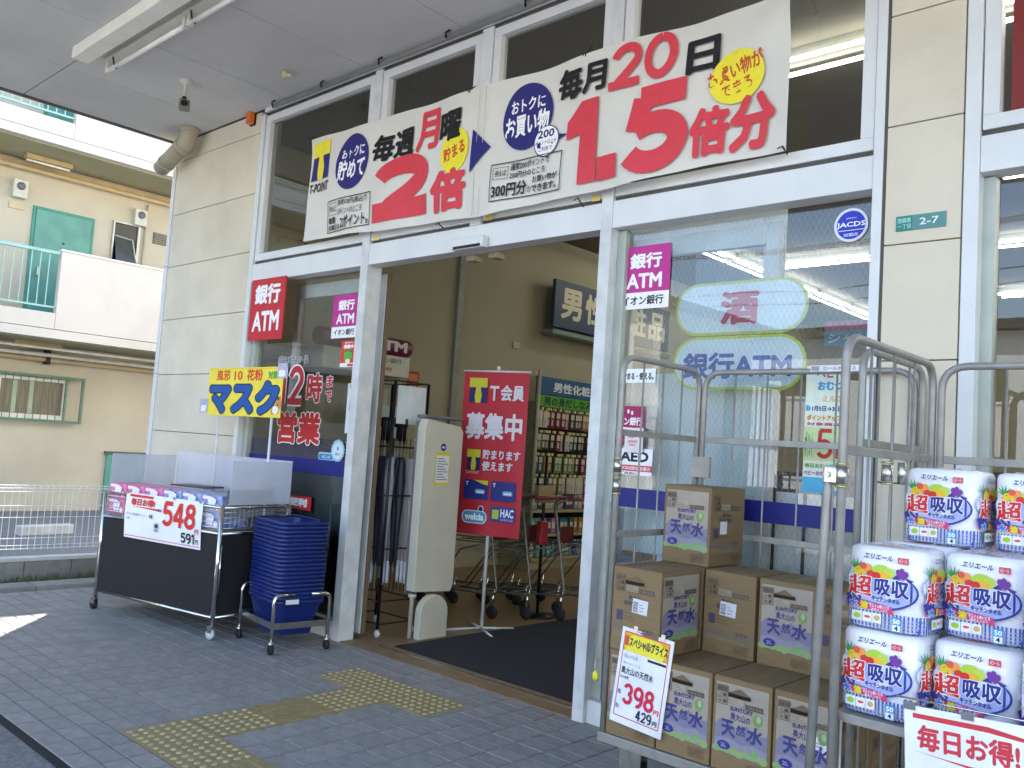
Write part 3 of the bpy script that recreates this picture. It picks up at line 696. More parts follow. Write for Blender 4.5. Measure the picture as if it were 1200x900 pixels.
a.text('JACDS', .012, .062, .142, .092, WH, .03); a.text('JAPAN', .055, .103, .10, .112, WH, 0); a.line(.02, .053, .135, .053, .003, WH); a.text('加盟店', .045, .025, .11, .04, WH, .01)
t = thing('round_sticker', 'round blue sticker with white rim near the top right corner of the window', 'sticker', (-1.61, .092, 2.425))
m = Art(); m.ell(.077, .077, .077, .077, '#dfe6f5', 40); obj('disc', m.mb, None, t); obj('print', a.mb, None, t, (0, -.0006, 0))
a = Art(.0006); a.rect(.0, .0, .066, .064, '#2f8480'); a.text('団扇南', .007, .034, .06, .055, '#a9e0cf', .02); a.text('一丁目', .007, .008, .06, .028, '#a9e0cf', .01); a.text('2-7', .095, .018, .17, .048, '#e8f4f0', .015)
sign('address_plate', 'small green address plate reading 2-7 on the cream pier', 'sign', .198, .064, a, (-1.302, -.006, 2.42), 0, '#5a8e8f', .004)
a = Art(.0008); a.poly([(.05, .75), (.17, .86), (.17, .81), (.6, .81), (.6, .69), (.17, .69), (.17, .64)], WH)
sign('red_window_sign', 'large red board with a white arrow in the upper right window', 'sign', 1.1, 1.19, a, (-.895, .075, 2.812), 0, '#b82d33', .004)
# narrow campaign poster on the right window
a = Art(.0005)
a.text('ベビー', .05, .52, .17, .56, '#c83a86', .05); a.text('おむつ', .055, .462, .17, .505, '#3fa8dc', .06); a.text('ミルク', .08, .41, .17, .44, '#e8b37c', .04)
a.text('11月5日→30日', .02, .368, .17, .392, '#284a8c', .04); a.rect(.004, .37, .018, .395, '#3fa8dc'); a.text('ポイントアップ', .01, .325, .17, .352, '#e0962c', .06)
a.text('対象商品', .01, .302, .17, .318, '#c05078', .03); a.rect(.0, .145, .18, .297, '#cfe0a8'); a.digits('5', .06, .155, .135, .29, '#c33a3e', .25); a.text('倍', .135, .158, .175, .205, '#c33a3e', .05)
a.text('ポイント', .006, .16, .045, .28, '#3f8c46', .03); a.text('毎日おむつ特売', .01, .112, .17, .132, '#5c9c50', .03); a.text('ベビーおむつが全品', .004, .078, .176, .1, '#a8559c', .04)
a.rect(0, 0, .18, .07, '#4fb2d8'); a.ell(.14, .04, .028, .028, '#e8e4b8', 16)
sign('campaign_poster', 'tall pale green campaign poster with a red figure 5 behind the cages', 'poster', .18, .575, a, (-1.71, .088, 1.29), 0, '#e4efdc', .0015)
a = Art(.0006); a.text('シャンプー', .02, .015, .40, .07, '#dfeef5', .03); a.rect(0, .085, .44, .14, '#b25f8a')
sign('aisle_banner', 'blue shampoo aisle banner with pink top strip seen through the window', 'banner', .44, .14, a, (-1.98, .9, 2.07), 0, '#5b9cc0', .01)

# left window lettering and small stickers
def glass_text(name, label, strs, loc):
    t = thing(name, label, 'lettering', loc); a = Art(.0006)
    for s_, b, col, bo, oc, ob in strs:
        if oc == 'D': a.digits(s_, b[0]-.012, b[1]-.012, b[2]+.012, b[3]+.012, WH, .37, .0); a.digits(s_, *b, col, .26, .14)
        elif oc: a.otext(s_, *b, col, bo, oc, ob)
        else: a.text(s_, *b, col, bo)
    obj('print', a.mb, None, t); return t
glass_text('window_lettering', 'red 12 closing time lettering with white outline on the left window', [('12', (.0, .0, .35, .305), '#c8323c', 0, 'D', 0), ('時', (.40, .02, .60, .245), '#c8323c', .035, WH, .065), ('ま', (.65, .135, .73, .225), '#c8323c', .04, WH, .08), ('で', (.65, .025, .73, .11), '#c8323c', .04, WH, .08), ('朝8時から', (-.02, .32, .40, .385), '#3a4448', .01, WH, .045)], (-6.06, .077, 1.625))
glass_text('window_lettering', 'red open for business lettering with white outline above the blue band, left window', [('営業', (.0, .0, .58, .245), '#c8323c', .04, WH, .07)], (-6.02, .077, 1.325))
a = Art(.0006); a.text('掲載中', .03, .135, .15, .165, WH, .05); a.text('見守り', .04, .172, .14, .186, WH, .02)
a.ell(.09, .08, .05, .034, '#55b04a', 18); a.ell(.06, .112, .017, .017, '#55b04a', 12); a.ell(.12, .112, .017, .017, '#55b04a', 12); a.ell(.06, .115, .007, .007, BLK, 8); a.ell(.12, .115, .007, .007, BLK, 8)
a.rect(0, 0, .18, .03, WH); a.rect(.09, .006, .17, .024, '#d04050'); a.ell(.09, .045, .03, .016, '#e8e4c0', 12)
sign('campaign_sticker', 'small red sticker with a green frog below the magenta sticker on left window', 'sticker', .18, .195, a, (-5.265, .078, 1.91), 0, '#d8452e', .0015)
a = Art(.0006); a.text('TAX', .02, .32, .10, .35, '#444a66', .03); T_logo(a, .03, .16, .11, .28)
sign('point_sticker', 'tall pale blue sticker with yellow T mark beside the doorway post', 'sticker', .14, .36, a, (-5.145, .078, 1.43), 0, '#dce6ea', .0015)
t = thing('pet_sticker', 'round pale blue bottle cap shaped sticker with a long tab above the blue band', 'sticker', (-5.44, .077, 1.225))
m = Art(); m.rrect(0, .0, .20, .055, .02, '#bcdcea'); m.rrect(.006, .004, .19, .045, .018, '#3f86b4'); 
n = 40; m.poly([(.235+(.085 if k % 2 else .075)*cos(2*pi*k/n), .075+(.085 if k % 2 else .075)*sin(2*pi*k/n)) for k in range(n)], '#9ccbe0'); m.ell(.235, .075, .062, .062, '#d5e6ea', 26)
m.text('補助犬', .205, .04, .265, .06, '#5a8a9c', .02); m.ell(.235, .09, .010, .014, '#4f6f80', 10); m.text('ほじょ犬', .05, .012, .15, .035, WH, .02)
obj('print', m.mb, None, t)
a = Art(.0006); a.text('便利', .03, .02, .27, .085, WH, .06)
sign('red_notice', 'small red notice low on the left window behind the baskets', 'sign', .32, .10, a, (-5.78, .06, .84), 0, '#c8303a', .003)

# ================================================================== THINGS UNDER THE CANOPY
LAMPW = mat('lamp_white', '#d8d6c8', .45, var=.06, stain=.15)
t = thing('canopy_light', 'long unlit white fluorescent fitting with a bare tube under the canopy', 'light fitting', (-6.62, -1.33, 4.0))
bx('housing', mat('lamp_housing', '#f1efe2', .4, var=.05), t, -.02, -.17, .012, 2.5, -.05, .099, bevel=.006)
bx('reflector', mat('lamp_reflector', '#b9b8b2', .35, var=.08), t, .04, -.049, .07, 2.5, .03, .099, bevel=.003)
bx('batten', LAMPW, t, .05, .031, .05, 2.5, .11, .099, bevel=.004)
for k in (0, 1):
    obj('tube', MB().tube([(.06+k*1.25, .07, -.01), (1.25+k*1.25, .07, -.01)], .017, 10), mat('lamp_tube_off', '#f2f0e8', .3), t)
    for x in (.03+k*1.25, 1.22+k*1.25):
        obj('lamp_holder', MB().box(x, .05, -.03, x+.035, .09, .06), LAMPW, t, bevel=.006)
for x in (.18, 1.35): obj('bracket', MB().tube([(x, .04, .06), (x, .055, .0), (x+.01, .07, -.03), (x+.01, .095, .0)], .006, 6), BLACK, t)
t = thing('security_camera', 'small grey security camera hanging from the canopy soffit', 'camera', (-6.5, -.70, 4.0), R(62))
obj('mount', MB().lathe([(.055, .1), (.055, .09), (.03, .075), (.012, .06), (.012, -.03)], (0, 0, 0), 'z', 14), LAMPW, t)
obj('joint', MB().lathe([(.017, -.03), (.02, -.05), (.012, -.07)], (0, 0, 0), 'z', 12), BLACK, t)
bx('camera_body', mat('camera_grey', '#7d7d6e', .45), t, -.035, -.055, -.135, .045, .045, -.062, bevel=.01)
obj('lens', MB().lathe([(.026, .0), (.026, -.015), (.018, -.016), (.012, -.006)], (.005, -.056, -.1), 'y', 16), BLACK, t)
t = thing('drain_pipe', 'thick beige plastic drain pipe elbow under the canopy corner', 'pipe', (-7.50, -.16, 4.1))
PIPE = mat('pvc_beige', '#b3aa92', .45, var=.1, scale=4, stain=.15)
obj('pipe', MB().tube(arc_path([(0, 0, 0), (0, 0, -.12), (-.56, .03, -.27)], .07, 5), .075, 16), PIPE, t)
obj('collar', MB().lathe([(.086, .0), (.086, -.03), (.082, -.04)], (0, 0, 0), 'z', 16), PIPE, t)
obj('collar', MB().tube([(-.14, .008, -.157), (-.07, .004, -.139)], .082, 16), PIPE, t)
obj('collar', MB().tube([(-.43, .023, -.235), (-.46, .025, -.243)], .081, 16), PIPE, t)
t = thing('warning_lamp', 'small orange warning lamp on the wall just under the canopy', 'lamp', (-6.66, -.005, 4.0))
bx('lens', mat('orange_lens', '#e2711f', .3), t, -.035, -.055, .0, .035, -.008, .12, bevel=.008)
bx('base', BLACK, t, -.04, -.008, -.006, .04, 0, .126); bx('cap', mat('dark_orange', '#7a3a18', .4), t, -.037, -.057, .121, .037, -.007, .13)
t = thing('soffit_hook', 'small cream plastic plug on the canopy soffit', 'fitting', (-5.68, -.33, 4.06))
obj('plug', MB().lathe([(.03, .04), (.028, .02), (.018, .0), (.008, -.005)], (0, 0, 0), 'z', 14), mat('cream_plastic', '#cdc49c', .4), t)
obj('pin', MB().tube([(.02, 0, .01), (.07, .01, .005)], .016, 8), mat('cream_plastic', '#cdc49c', .4), t)

# ---- display trolley with tissue boxes
CT = thing('display_trolley', 'chrome display trolley with black side panels beside the basket stack', 'trolley', (-6.70, -.92, 0), R(10.2))
W_, D_, H_ = 1.325, .60, .885
for x, y in ((0, 0), (W_, 0), (0, D_), (W_, D_)):
    lg = obj('leg', MB().tube([(x, y, .085), (x, y, H_)], .016, 12), CHROME, CT)
    front = y == 0
    cst = MB().lathe([(.010, -.013), (.034, -.012), (.036, 0), (.034, .012), (.010, .013)], (x-.012, y, .037), 'y', 18)
    obj('caster_wheel', cst, mat('pale_wheel', '#c8ccd2', .4) if front and x else RUB, lg)
    obj('caster_fork', MB().box(x-.03, y-.017, .045, x+.012, y-.0145, .09).box(x-.03, y+.0145, .045, x+.012, y+.017, .09).box(x-.03, y-.0145, .08, x+.012, y+.0145, .092), CHROME, lg)
BPAN = mat('black_mesh_cloth', '#1b191d', .75, var=.2, scale=200, bump=.3, bscale=400)
obj('side_panel', MB().box(.018, -.004, .15, W_-.018, .004, .685), BPAN, CT)
obj('side_panel', MB().box(W_-.004, .018, .15, W_+.004, D_-.018, .685), BPAN, CT)
obj('side_panel', MB().box(-.004, .018, .15, .004, D_-.018, .685), BPAN, CT)
obj('side_panel', MB().box(.018, D_-.004, .15, W_-.018, D_+.004, .685), BPAN, CT)
for z, r in ((H_-.012, .011), (.70, .013), (.145, .012)):
    for a, b in (((0, 0), (W_, 0)), ((W_, 0), (W_, D_)), ((W_, D_), (0, D_)), ((0, D_), (0, 0))):
        obj('rail', MB().tube([(a[0], a[1], z), (b[0], b[1], z)], r, 10), CHROME, CT)
for z in (.735, .77, .805, .84):
    for a, b in (((0, 0), (W_, 0)), ((W_, 0), (W_, D_)), ((W_, D_), (0, D_)), ((0, D_), (0, 0))):
        obj('basket_wire', MB().tube([(a[0], a[1], z), (b[0], b[1], z)], .0022, 5), CHROME, CT)
wv = MB()
for k in range(1, 34): wv.tube([(W_*k/34, -.002, .70), (W_*k/34, -.002, .87)], .0016, 4, caps=False)
for k in range(1, 16): wv.tube([(W_, D_*k/16, .70), (W_, D_*k/16, .87)], .0016, 4, caps=False)
obj('basket_wire_uprights', wv, CHROME, CT, kind='stuff')
obj('shelf', MB().box(.01, .01, .715, W_-.01, D_-.01, .722), STEEL, CT)
obj('stopper', MB().tube([(W_+.012, .012, .30), (W_+.012, .012, .62)], .006, 6), CHROME, CT)
def cart_pt(x, y): return (-6.70+cos(R(10.2))*x-sin(R(10.2))*y, -.92+sin(R(10.2))*x+cos(R(10.2))*y)
def pack(name, label, cat, x, y, z, w, d, h, col, col2, group=None):
    px, py = cart_pt(x, y); t = thing(name, label, cat, (px, py, z), R(10.2+random.uniform(-1, 1)), group)
    bx('carton', mat('carton_'+col[1:], col, .22, var=.35, scale=18, col2=col2, spec=.6), t, 0, 0, 0, w, d, h, bevel=.006)
    a = Art(.0005)
    a.rect(.008, h*.72, w*.45, h*.92, '#f3e6ee'); a.poly([(w*.35, h*.25), (w*.65, h*.2), (w*.72, h*.75), (w*.5, h*.9), (w*.3, h*.7)], '#eef0fa')
    a.ell(w*.8, h*.3, w*.1, h*.16, '#f6f6fa', 12); a.line(.01, h*.12, w-.01, h*.12, h*.06, '#f0dfe6'); a.text('ふわら', w*.1, h*.3, w*.5, h*.52, '#ffffff', .03)
    obj('print', a.mb, None, t); return t
w6 = (W_-.03-.02)/6.0
for k in range(6):
    pk = k < 3
    pos = ['at the far left end', 'second from the left', 'third from the left, next to the blue cartons', 'leftmost of the blue cartons', 'middle one of the blue cartons', 'rightmost of the blue cartons'][k]
    for row in range(2):
        lab = f"{'pink' if pk else 'blue'} carton, {'bottom' if row == 0 else 'top'} layer, {pos}"
        pack('tissue_carton', lab, 'carton', .012+k*w6, .02+row*.004, .7225+row*.113, w6-.006, .24, .112, '#c83a86' if pk else '#3a4f9c', '#e58cb4' if pk else '#a9b6e0', 'tissue cartons on the chrome trolley')
t = thing('dark_tray', 'dark flat tray lying behind the pink cartons on the trolley', 'tray', (*cart_pt(.35, .30), .95), R(16))
bx('tray', mat('dark_plastic', '#4a3a44', .4), t, 0, 0, 0, .35, .2, .012)
for k in range(3):
    px, py = cart_pt(.45+k*.28, .31)
    t = thing('tissue_carton', ['grey', 'pale grey', 'blue grey'][k]+' carton behind the front cartons, '+['left', 'middle', 'right'][k]+' one of the back row', 'carton', (px, py, .7225), R(10.2), 'tissue cartons on the chrome trolley')
    bx('carton', mat('carton_grey', '#77788c', .4, var=.2, scale=10), t, 0, 0, 0, .26, .22, .19, bevel=.005)
# frosted plastic screens standing on the trolley
FR = film('frosted_plastic', '#dadce8', .5); FR.node_tree.nodes['Principled BSDF'].inputs['Roughness'].default_value = .25
for (x0, y0, L_, rz_, z0, z1, lab) in ((.0, .03, .56, 90, .89, 1.165, 'frosted plastic screen along the left end of the trolley'), (.005, .60, W_-.01, 0, .89, 1.20, 'long frosted plastic screen along the back of the trolley behind the cartons'), (W_+.004, .05, .54, 90, .89, 1.19, 'frosted plastic screen at the right end of the trolley, nearest the baskets')):
    px, py = cart_pt(x0, y0); t = thing('plastic_screen', lab, 'screen', (px, py, z0), R(10.2+rz_))
    bx('sheet', FR, t, 0, 0, 0, L_, .004, z1-z0, bevel=.001); bx('foot', FR, t, 0, .005, 0, L_, .025, .004, bevel=0)
px, py = cart_pt(W_-.09, .04); t = thing('plastic_screen', 'low smoky plastic divider beside the rightmost blue carton', 'screen', (px, py, .80), R(10.2))
bx('sheet', film('smoky_plastic', '#8d8f9a', .75), t, .07, 0, 0, .074, .42, .19, bevel=.001)
# price card
a = Art(.0008); RD = '#d63a34'
a.rect(.05, .298, .32, .315, RD); a.poly([(.05, .232), (.40, .217), (.40, .232)], RD); a.text('毎日お得!', .07, .238, .345, .29, RD, .045)
a.digits('548', .44, .125, .80, .30, RD, .27, .05); a.text('円', .80, .10, .84, .135, RD, .03); a.text('税抜', .38, .215, .43, .235, '#555', .02) if False else a.text('税抜', .385, .215, .43, .235, '#555560', .02)
a.digits('591', .655, .03, .80, .10, BLK, .25, .12); a.text('円', .81, .035, .84, .065, BLK, .03); a.text('やわらか 5箱 保湿ティシュー', .03, .165, .26, .185, '#8a8a92', .01); a.text('各種', .03, .135, .07, .15, '#8a8a92', .01)
a.text('各種', .295, .16, .335, .19, '#55555c', .03); a.frame(.36, .075, .405, .13, .003, '#444450'); a.rect(.366, .10, .399, .125, '#444450'); a.text('税込', .368, .08, .398, .095, '#444450', .02)
a.line(.0, .018, .86, .018, .004, RD)
px, py = cart_pt(.29, -.022)
t = thing('price_card', 'white price card reading 548 yen hanging on the front of the trolley', 'price card', (px, py, .572), R(10.2)); t.rotation_euler.y = 0
me = mesh_of(MB().add([(0, .012, 0), (.86, .012, 0), (.86, .0, .165), (0, .0, .165), (.86, .004, .325), (0, .004, .325)], [(0, 1, 2, 3), (3, 2, 4, 5)]), 'sheet', mat('glossy_paper', '#eef0f6', .12, var=.03, scale=4, bump=.08, bscale=9))
link('sheet', me, t)
for v in range(len(a.mb.v)):
    x, y, z = a.mb.v[v]; a.mb.v[v] = (x, y+(.012*(1-z/.165) if z < .165 else .004*(z-.165)/.16)-.0045, z)
obj('print', a.mb, None, t)
for x in (.02, .55, .83): obj('clip', MB().box(x, -.008, .315, x+.02, .014, .332), CHROME, t)
# ---- hand painted mask placard on two poles
t = thing('mask_placard', 'hand painted yellow placard with big blue lettering on two thin poles', 'placard', (-6.385, -.34, 1.505))
a = Art(.0009)
a.text('風邪', .12, .265, .32, .345, '#d8502e', .03); a.text('10', .38, .27, .50, .34, '#d8502e', .03); a.text('花粉', .56, .265, .78, .35, '#d8502e', .04); a.text('対策', .85, .275, .98, .335, '#4fa34a', .05)
a.otext('マスク', .03, .015, 1.01, .262, '#1f56a0', .07, '#142038', .105)
a.line(.02, .355, .99, .355, .006, '#e8c43c')
ART = obj('board', MB().box(0, 0, 0, 1.04, .006, .365), mat('placard_yellow', '#f1de4a', .5, var=.08, scale=6, bump=.1, bscale=20), t, bevel=.001); obj('print', a.mb, None, t)
q = Art(.0012); q.poly([(.93, .02), (1.02, .03), (1.05, .10), (1.03, .16), (1.0, .13), (.95, .13), (.915, .17), (.90, .09)], '#c98f52'); q.ell(.975, .055, .04, .03, '#f3ead8', 14); q.ell(.945, .09, .008, .010, BLK, 8); q.ell(1.005, .09, .008, .010, BLK, 8); q.rect(.955, .03, .995, .06, '#e6f1f6'); q.rect(.93, .125, 1.02, .15, '#7a4f2c')
obj('cutout', q.mb, None, t)
for (x, z) in ((-.10, .015), (.97, .28)):
    c_ = MB().box(x, -.004, z, x+.12, -.001, z+.11); cc = obj('cutout', c_, mat('cutout_lilac', '#b6b4cf', .5, var=.15, scale=20), t, bevel=.02)
    obj('cutout_face', Art().rrect(x+.02, z+.012, x+.10, z+.06, .015, '#f2f0f6').mb, None, cc, (0, -.004, 0))
for x in (.17, .92):
    obj('pole', MB().tube([(x, .012, .30), (x+(.0 if x < .5 else -.02), .03, -1.0)], .010 if x > .5 else .006, 8), mat('placard_pole', '#d8dade', .35), t)

# ---- basket stack on its trolley
BK = mat('basket_blue', '#11286c', .38, var=.15, scale=10, spec=.5)
BR = R(-8); BCX, BCY = -5.075, -.35
bt = thing('basket_trolley', 'low chrome wheeled stand holding the stack of blue baskets', 'trolley', (BCX, BCY, 0), BR)
for sx in (-1, 1):
    for sy in (-1, 1):
        x, y = sx*.255, sy*.195
        lg = obj('leg', MB().tube(arc_path([(x, y, .07), (x, y, .37), (x-sx*.0, y*.3, .37)], .05), .0125, 10), CHROME, bt)
        obj('caster_wheel', MB().lathe([(.008, -.012), (.030, -.011), (.032, 0), (.030, .011), (.008, .012)], (x, y, .033), 'y', 16), RUB, lg)
        obj('caster_fork', MB().lathe([(.018, .0), (.018, .012), (.012, .02)], (x, y, .06), 'z', 12), CHROME, lg)
for sy in (-1, 1): bx('cross_bar', STEEL, bt, -.25, sy*.19-.003, .155, .25, sy*.19+.003, .195)
for sx in (-1, 1): bx('cross_bar', STEEL, bt, sx*.255-.003, -.19, .155, sx*.255+.003, .19, .195)
bx('stand_label', mat('label_white', '#dfe0e4', .5), bt, .262, -.12, .31, .266, -.03, .34)
def basket_meshes():
    w, d_, wb, db, h = .47, .35, .36, .25, .225
    def ring(a, b, z, r=.05, n=3):
        p = []
        for cx, cy, a0 in ((a/2-r, -b/2+r, -90), (a/2-r, b/2-r, 0), (-a/2+r, b/2-r, 90), (-a/2+r, -b/2+r, 180)):
            p += [(cx+r*cos(R(a0+90*k/n)), cy+r*sin(R(a0+90*k/n)), z) for k in range(n+1)]
        return p
    body = MB().use(BK); body.rings([ring(wb, db, 0), ring(w-.02, d_-.02, h-.01)], caps=False)
    body.add(ring(wb, db, 0), [tuple(range(16))]); body.rings([ring(wb-.006, db-.006, .004), ring(w-.026, d_-.026, h-.01)], caps=False)
    ribs = MB()
    for k in range(26):
        t_ = (k+.5)/26
        for sy in (-1, 1):
            xb, xt = (t_-.5)*(wb-.08), (t_-.5)*(w-.1)
            ribs.tube([(xb, sy*(db/2+.002), .02), (xt, sy*(d_/2-.008), h-.02)], .0025, 4, caps=False)
    for k in range(18):
        t_ = (k+.5)/18
        for sx in (-1, 1):
            yb, yt = (t_-.5)*(db-.08), (t_-.5)*(d_-.1)
            ribs.tube([(sx*(wb/2+.002), yb, .02), (sx*(w/2-.008), yt, h-.02)], .0025, 4, caps=False)
    ribs.rings([ring(wb+.045, db+.045, h*.45), ring(wb+.05, db+.05, h*.48)], caps=False)
    rim = MB().rings([ring(w-.02, d_-.02, h-.022), ring(w, d_, h-.022), ring(w+.002, d_+.002, h-.003), ring(w-.004, d_-.004, h), ring(w-.024, d_-.024, h)], caps=False)
    hd = MB().tube(arc_path([(-w/2+.02, .0, h-.01), (-w/2+.02, .12, h+.008), (w/2-.02, .12, h+.008), (w/2-.02, 0, h-.01)], .05), .006, 6)
    return [mesh_of(body, 'body'), mesh_of(ribs, 'ribs', BK), mesh_of(rim, 'rim', BK), mesh_of(hd, 'handle', BK)]
bm4 = basket_meshes()
NB = 20; pitch = .0265; z0 = .10
ordn = ['lowest', 'second lowest', 'third lowest', 'fourth lowest', 'fifth lowest']
for k in range(NB):
    lab = 'blue plastic shopping basket, '+(ordn[k]+' of the stack' if k < 5 else 'topmost of the stack' if k == NB-1 else 'second from the top of the stack' if k == NB-2 else 'third from the top of the stack' if k == NB-3 else f'number {NB-k} from the top of the stack')
    t = thing('shopping_basket', lab, 'basket', (BCX+random.uniform(-.003, .003), BCY+random.uniform(-.003, .003), z0+k*pitch), BR+R(random.uniform(-.5, .5)), 'stacked blue shopping baskets')
    for n_, me in zip(('body', 'ribs', 'rim', 'handle'), bm4):
        if n_ == 'handle' and k < NB-1 or n_ == 'ribs' and 0 < k < NB-1: continue
        link(n_, me, t, kind='stuff' if n_ == 'ribs' else None)

# ================================================================== ROLL CAGES
def arch(mb_parent, p0, p1, zb, zt, r=.0135, name='side_panel_frame'):
    return obj(name, MB().tube(arc_path([(*p0, zb), (*p0, zt), (*p1, zt), (*p1, zb)], .09, 6), r, 12), GREYT, mb_parent)
def cage(name_label, x0, x1, yf, yb, zf, zt, mids, nside, nback, casters=True):
    t = thing('roll_cage', name_label, 'roll cage', (x0, yf, 0)); W = x1-x0; D = yb-yf
    for x in (0, W):
        f = arch(t, (x, 0), (x, D), zf, zt)
        for k in range(1, nside+1):
            y = D*k/(nside+1); obj('bar', MB().tube([(x, y, zf), (x, y, zt)], .0045, 6), GREYT, f)
        for z in mids: obj('cross_bar', MB().box(x-.004, .012, z-.014, x+.004, D-.012, z+.014), GREYT, f, bevel=.002)
    f = arch(t, (.03, D), (W-.03, D), zf, zt-.005, name='back_panel_frame')
    for k in range(1, nback+1):
        x = .03+(W-.06)*k/(nback+1); obj('bar', MB().tube([(x, D, zf), (x, D, zt)], .0045, 6), GREYT, f)
    for z in mids: obj('cross_bar', MB().box(.045, D-.004, z-.014, W-.045, D+.004, z+.014), GREYT, f, bevel=.002)
    base = obj('base_frame', MB().box(-.015, -.02, zf-.04, W+.015, .02, zf), GREYT, t, bevel=.004)
    obj('base_rail', MB().box(-.015, D-.02, zf-.04, W+.015, D+.02, zf), GREYT, base, bevel=.004)
    for x in (0, W): obj('base_rail', MB().box(x-.02, .021, zf-.04, x+.02, D-.021, zf), GREYT, base, bevel=.004)
    for k in range(1, 6): obj('deck_bar', MB().box(.021, D*k/6-.02, zf-.03, W-.021, D*k/6+.02, zf-.004), GREYT, base)
    if casters:
        for x in (.13, W-.13):
            for y in (.08, D-.08):
                c = obj('caster', MB().box(x-.05, y-.045, zf-.052, x+.05, y+.045, zf-.042).lathe([(.03, -.052), (.03, -.075), (.02, -.08)], (x, y, zf), 'z', 14)
                        .box(x-.075, y-.03, .05, x+.03, y-.025, zf-.06).box(x-.075, y+.025, .05, x+.03, y+.03, zf-.06), ZINC2, t, bevel=.002)
                obj('wheel', MB().lathe([(.03, -.018), (.058, -.017), (.062, 0), (.058, .017), (.03, .018)], (x-.04, y, .062), 'y', 22), mat('dark_blue_wheel', '#1f2740', .5), c)
    return t, W, D
C1, W1, D1 = cage('grey steel roll cage full of brown water cartons, standing against the right window', -2.19, -1.165, -.675, -.035, .25, 1.83, (1.065, 1.50), 3, 5)
C2, W2, D2 = cage('grey steel roll cage stacked with kitchen towel packs, at the right edge', -1.015, .09, -1.20, -.40, .25, 1.80, (1.02, 1.46), 3, 4)
# details: zinc clamps, hanging arm, link plates, cage label, cord with yellow toggle
def clamp(parent, x, y, z):
    c = obj('clamp', MB().tube([(x, y, z-.026), (x, y, z+.026)], .0175, 14), ZINC2, parent)
    obj('clamp_band', MB().tube([(x, y, z-.036), (x, y, z-.030)], .0188, 14), ZINC, c); obj('clamp_band', MB().tube([(x, y, z+.030), (x, y, z+.036)], .0188, 14), ZINC, c); return c
clamp(C1, 0, 0, 1.27); clamp(C1, 0, 0, 1.355)
c = clamp(C2, 0, 0, 1.385)
obj('hinge_plate', MB().box(-.055, -.012, 1.355, -.012, .012, 1.41), ZINC2, C2, bevel=.008)
obj('hinge_bolt', MB().lathe([(.009, -.02), (.009, -.012)], (-.038, 0, 1.385), 'y', 10), STEEL, C2)
obj('swing_arm', MB().tube([(-.038, -.003, 1.38), (-.040, -.003, 1.34), (-.072, .006, .30)], [.006, .0135, .0135], 12), GREYT, C2)
c = clamp(C2, .03, .28, 1.40); obj('latch', MB().tube([(.075, .28, 1.37), (.075, .28, 1.435)], .013, 12), ZINC2, C2)
bx('link_plate', GREYT, C1, -.01, D1-.03, 1.32, .09, D1-.012, 1.42)
lb = bx('cage_label', mat('label_white', '#dfe0e4', .5), C1, .56, D1-.019, 1.822, .78, D1-.0165, 1.85, bevel=0)
q = Art(); q.text('ロールボックス', .62, 1.828, .76, 1.844, '#555560', .01); q.rect(.565, 1.826, .60, 1.846, '#9a9aa4'); obj('print', q.mb, None, lb, (0, D1-.0195, 0))
obj('strap', MB().box(-.05, .0, .53, -.03, .006, 1.2), GREYT, C1, bevel=.002)
cd = obj('cord', MB().tube([(-.045, -.012, .54), (-.05, -.014, .50), (-.042, -.014, .48)], .003, 6), mat('cord_beige', '#bdb7a0', .7), C1)
obj('toggle', MB().lathe([(.004, .03), (.013, .02), (.014, .0), (.008, -.012)], (-.043, -.014, .46), 'z', 12), mat('toggle_yellow', '#e6de3c', .35), C1)
# price card of the water cartons
t = thing('price_card', 'white price card with red frame reading 398 yen on the water carton cage', 'price card', (-2.135, -.712, .318), R(1))
t.rotation_euler.x = R(-3); t.rotation_euler.y = R(4.5); t.scale = (.93, 1, .97)
bx('board', mat('card_white', '#f1f2f6', .3), t, 0, 0, 0, .265, .004, .395, bevel=.001)
a = Art(); a.frame(.018, .03, .247, .378, .004, '#d8304c'); a.rect(.02, .30, .245, .376, '#f0b02e'); a.poly([(.03, .30), (.22, .30), (.24, .34), (.20, .372), (.06, .372), (.025, .34)], '#f5e645')
a.text('スペシャルプライス', .045, .318, .243, .362, '#20263a', .04); a.rect(.022, .322, .043, .362, '#d65a3a'); a.rect(.15, .283, .243, .293, '#3a2c24')
a.text('税込がお得', .03, .27, .10, .288, '#a8b2cc', .01); a.text('奥大山の天然水', .025, .205, .19, .236, '#2c2e3e', .02); a.text('2L×6本', .025, .185, .07, .2, '#5a5c6c', .02); a.text('毎日のおいしい水', .03, .245, .12, .256, '#8a90a4', 0)
a.digits('398', .05, .085, .212, .172, '#d8304c', .29, .06); a.text('円', .215, .085, .24, .105, '#d8304c', .03); a.digits('429', .13, .038, .21, .08, '#20243a', .26, .12); a.text('円', .217, .04, .238, .06, '#20243a', .03)
a.text('税抜', .024, .12, .04, .14, '#555c74', .02); a.text('税込', .024, .06, .04, .08, '#555c74', .02)
obj('print', a.mb, None, t)
for x in (.06, .20): obj('clip', MB().box(x, -.004, .385, x+.02, .012, .41), CHROME, t)

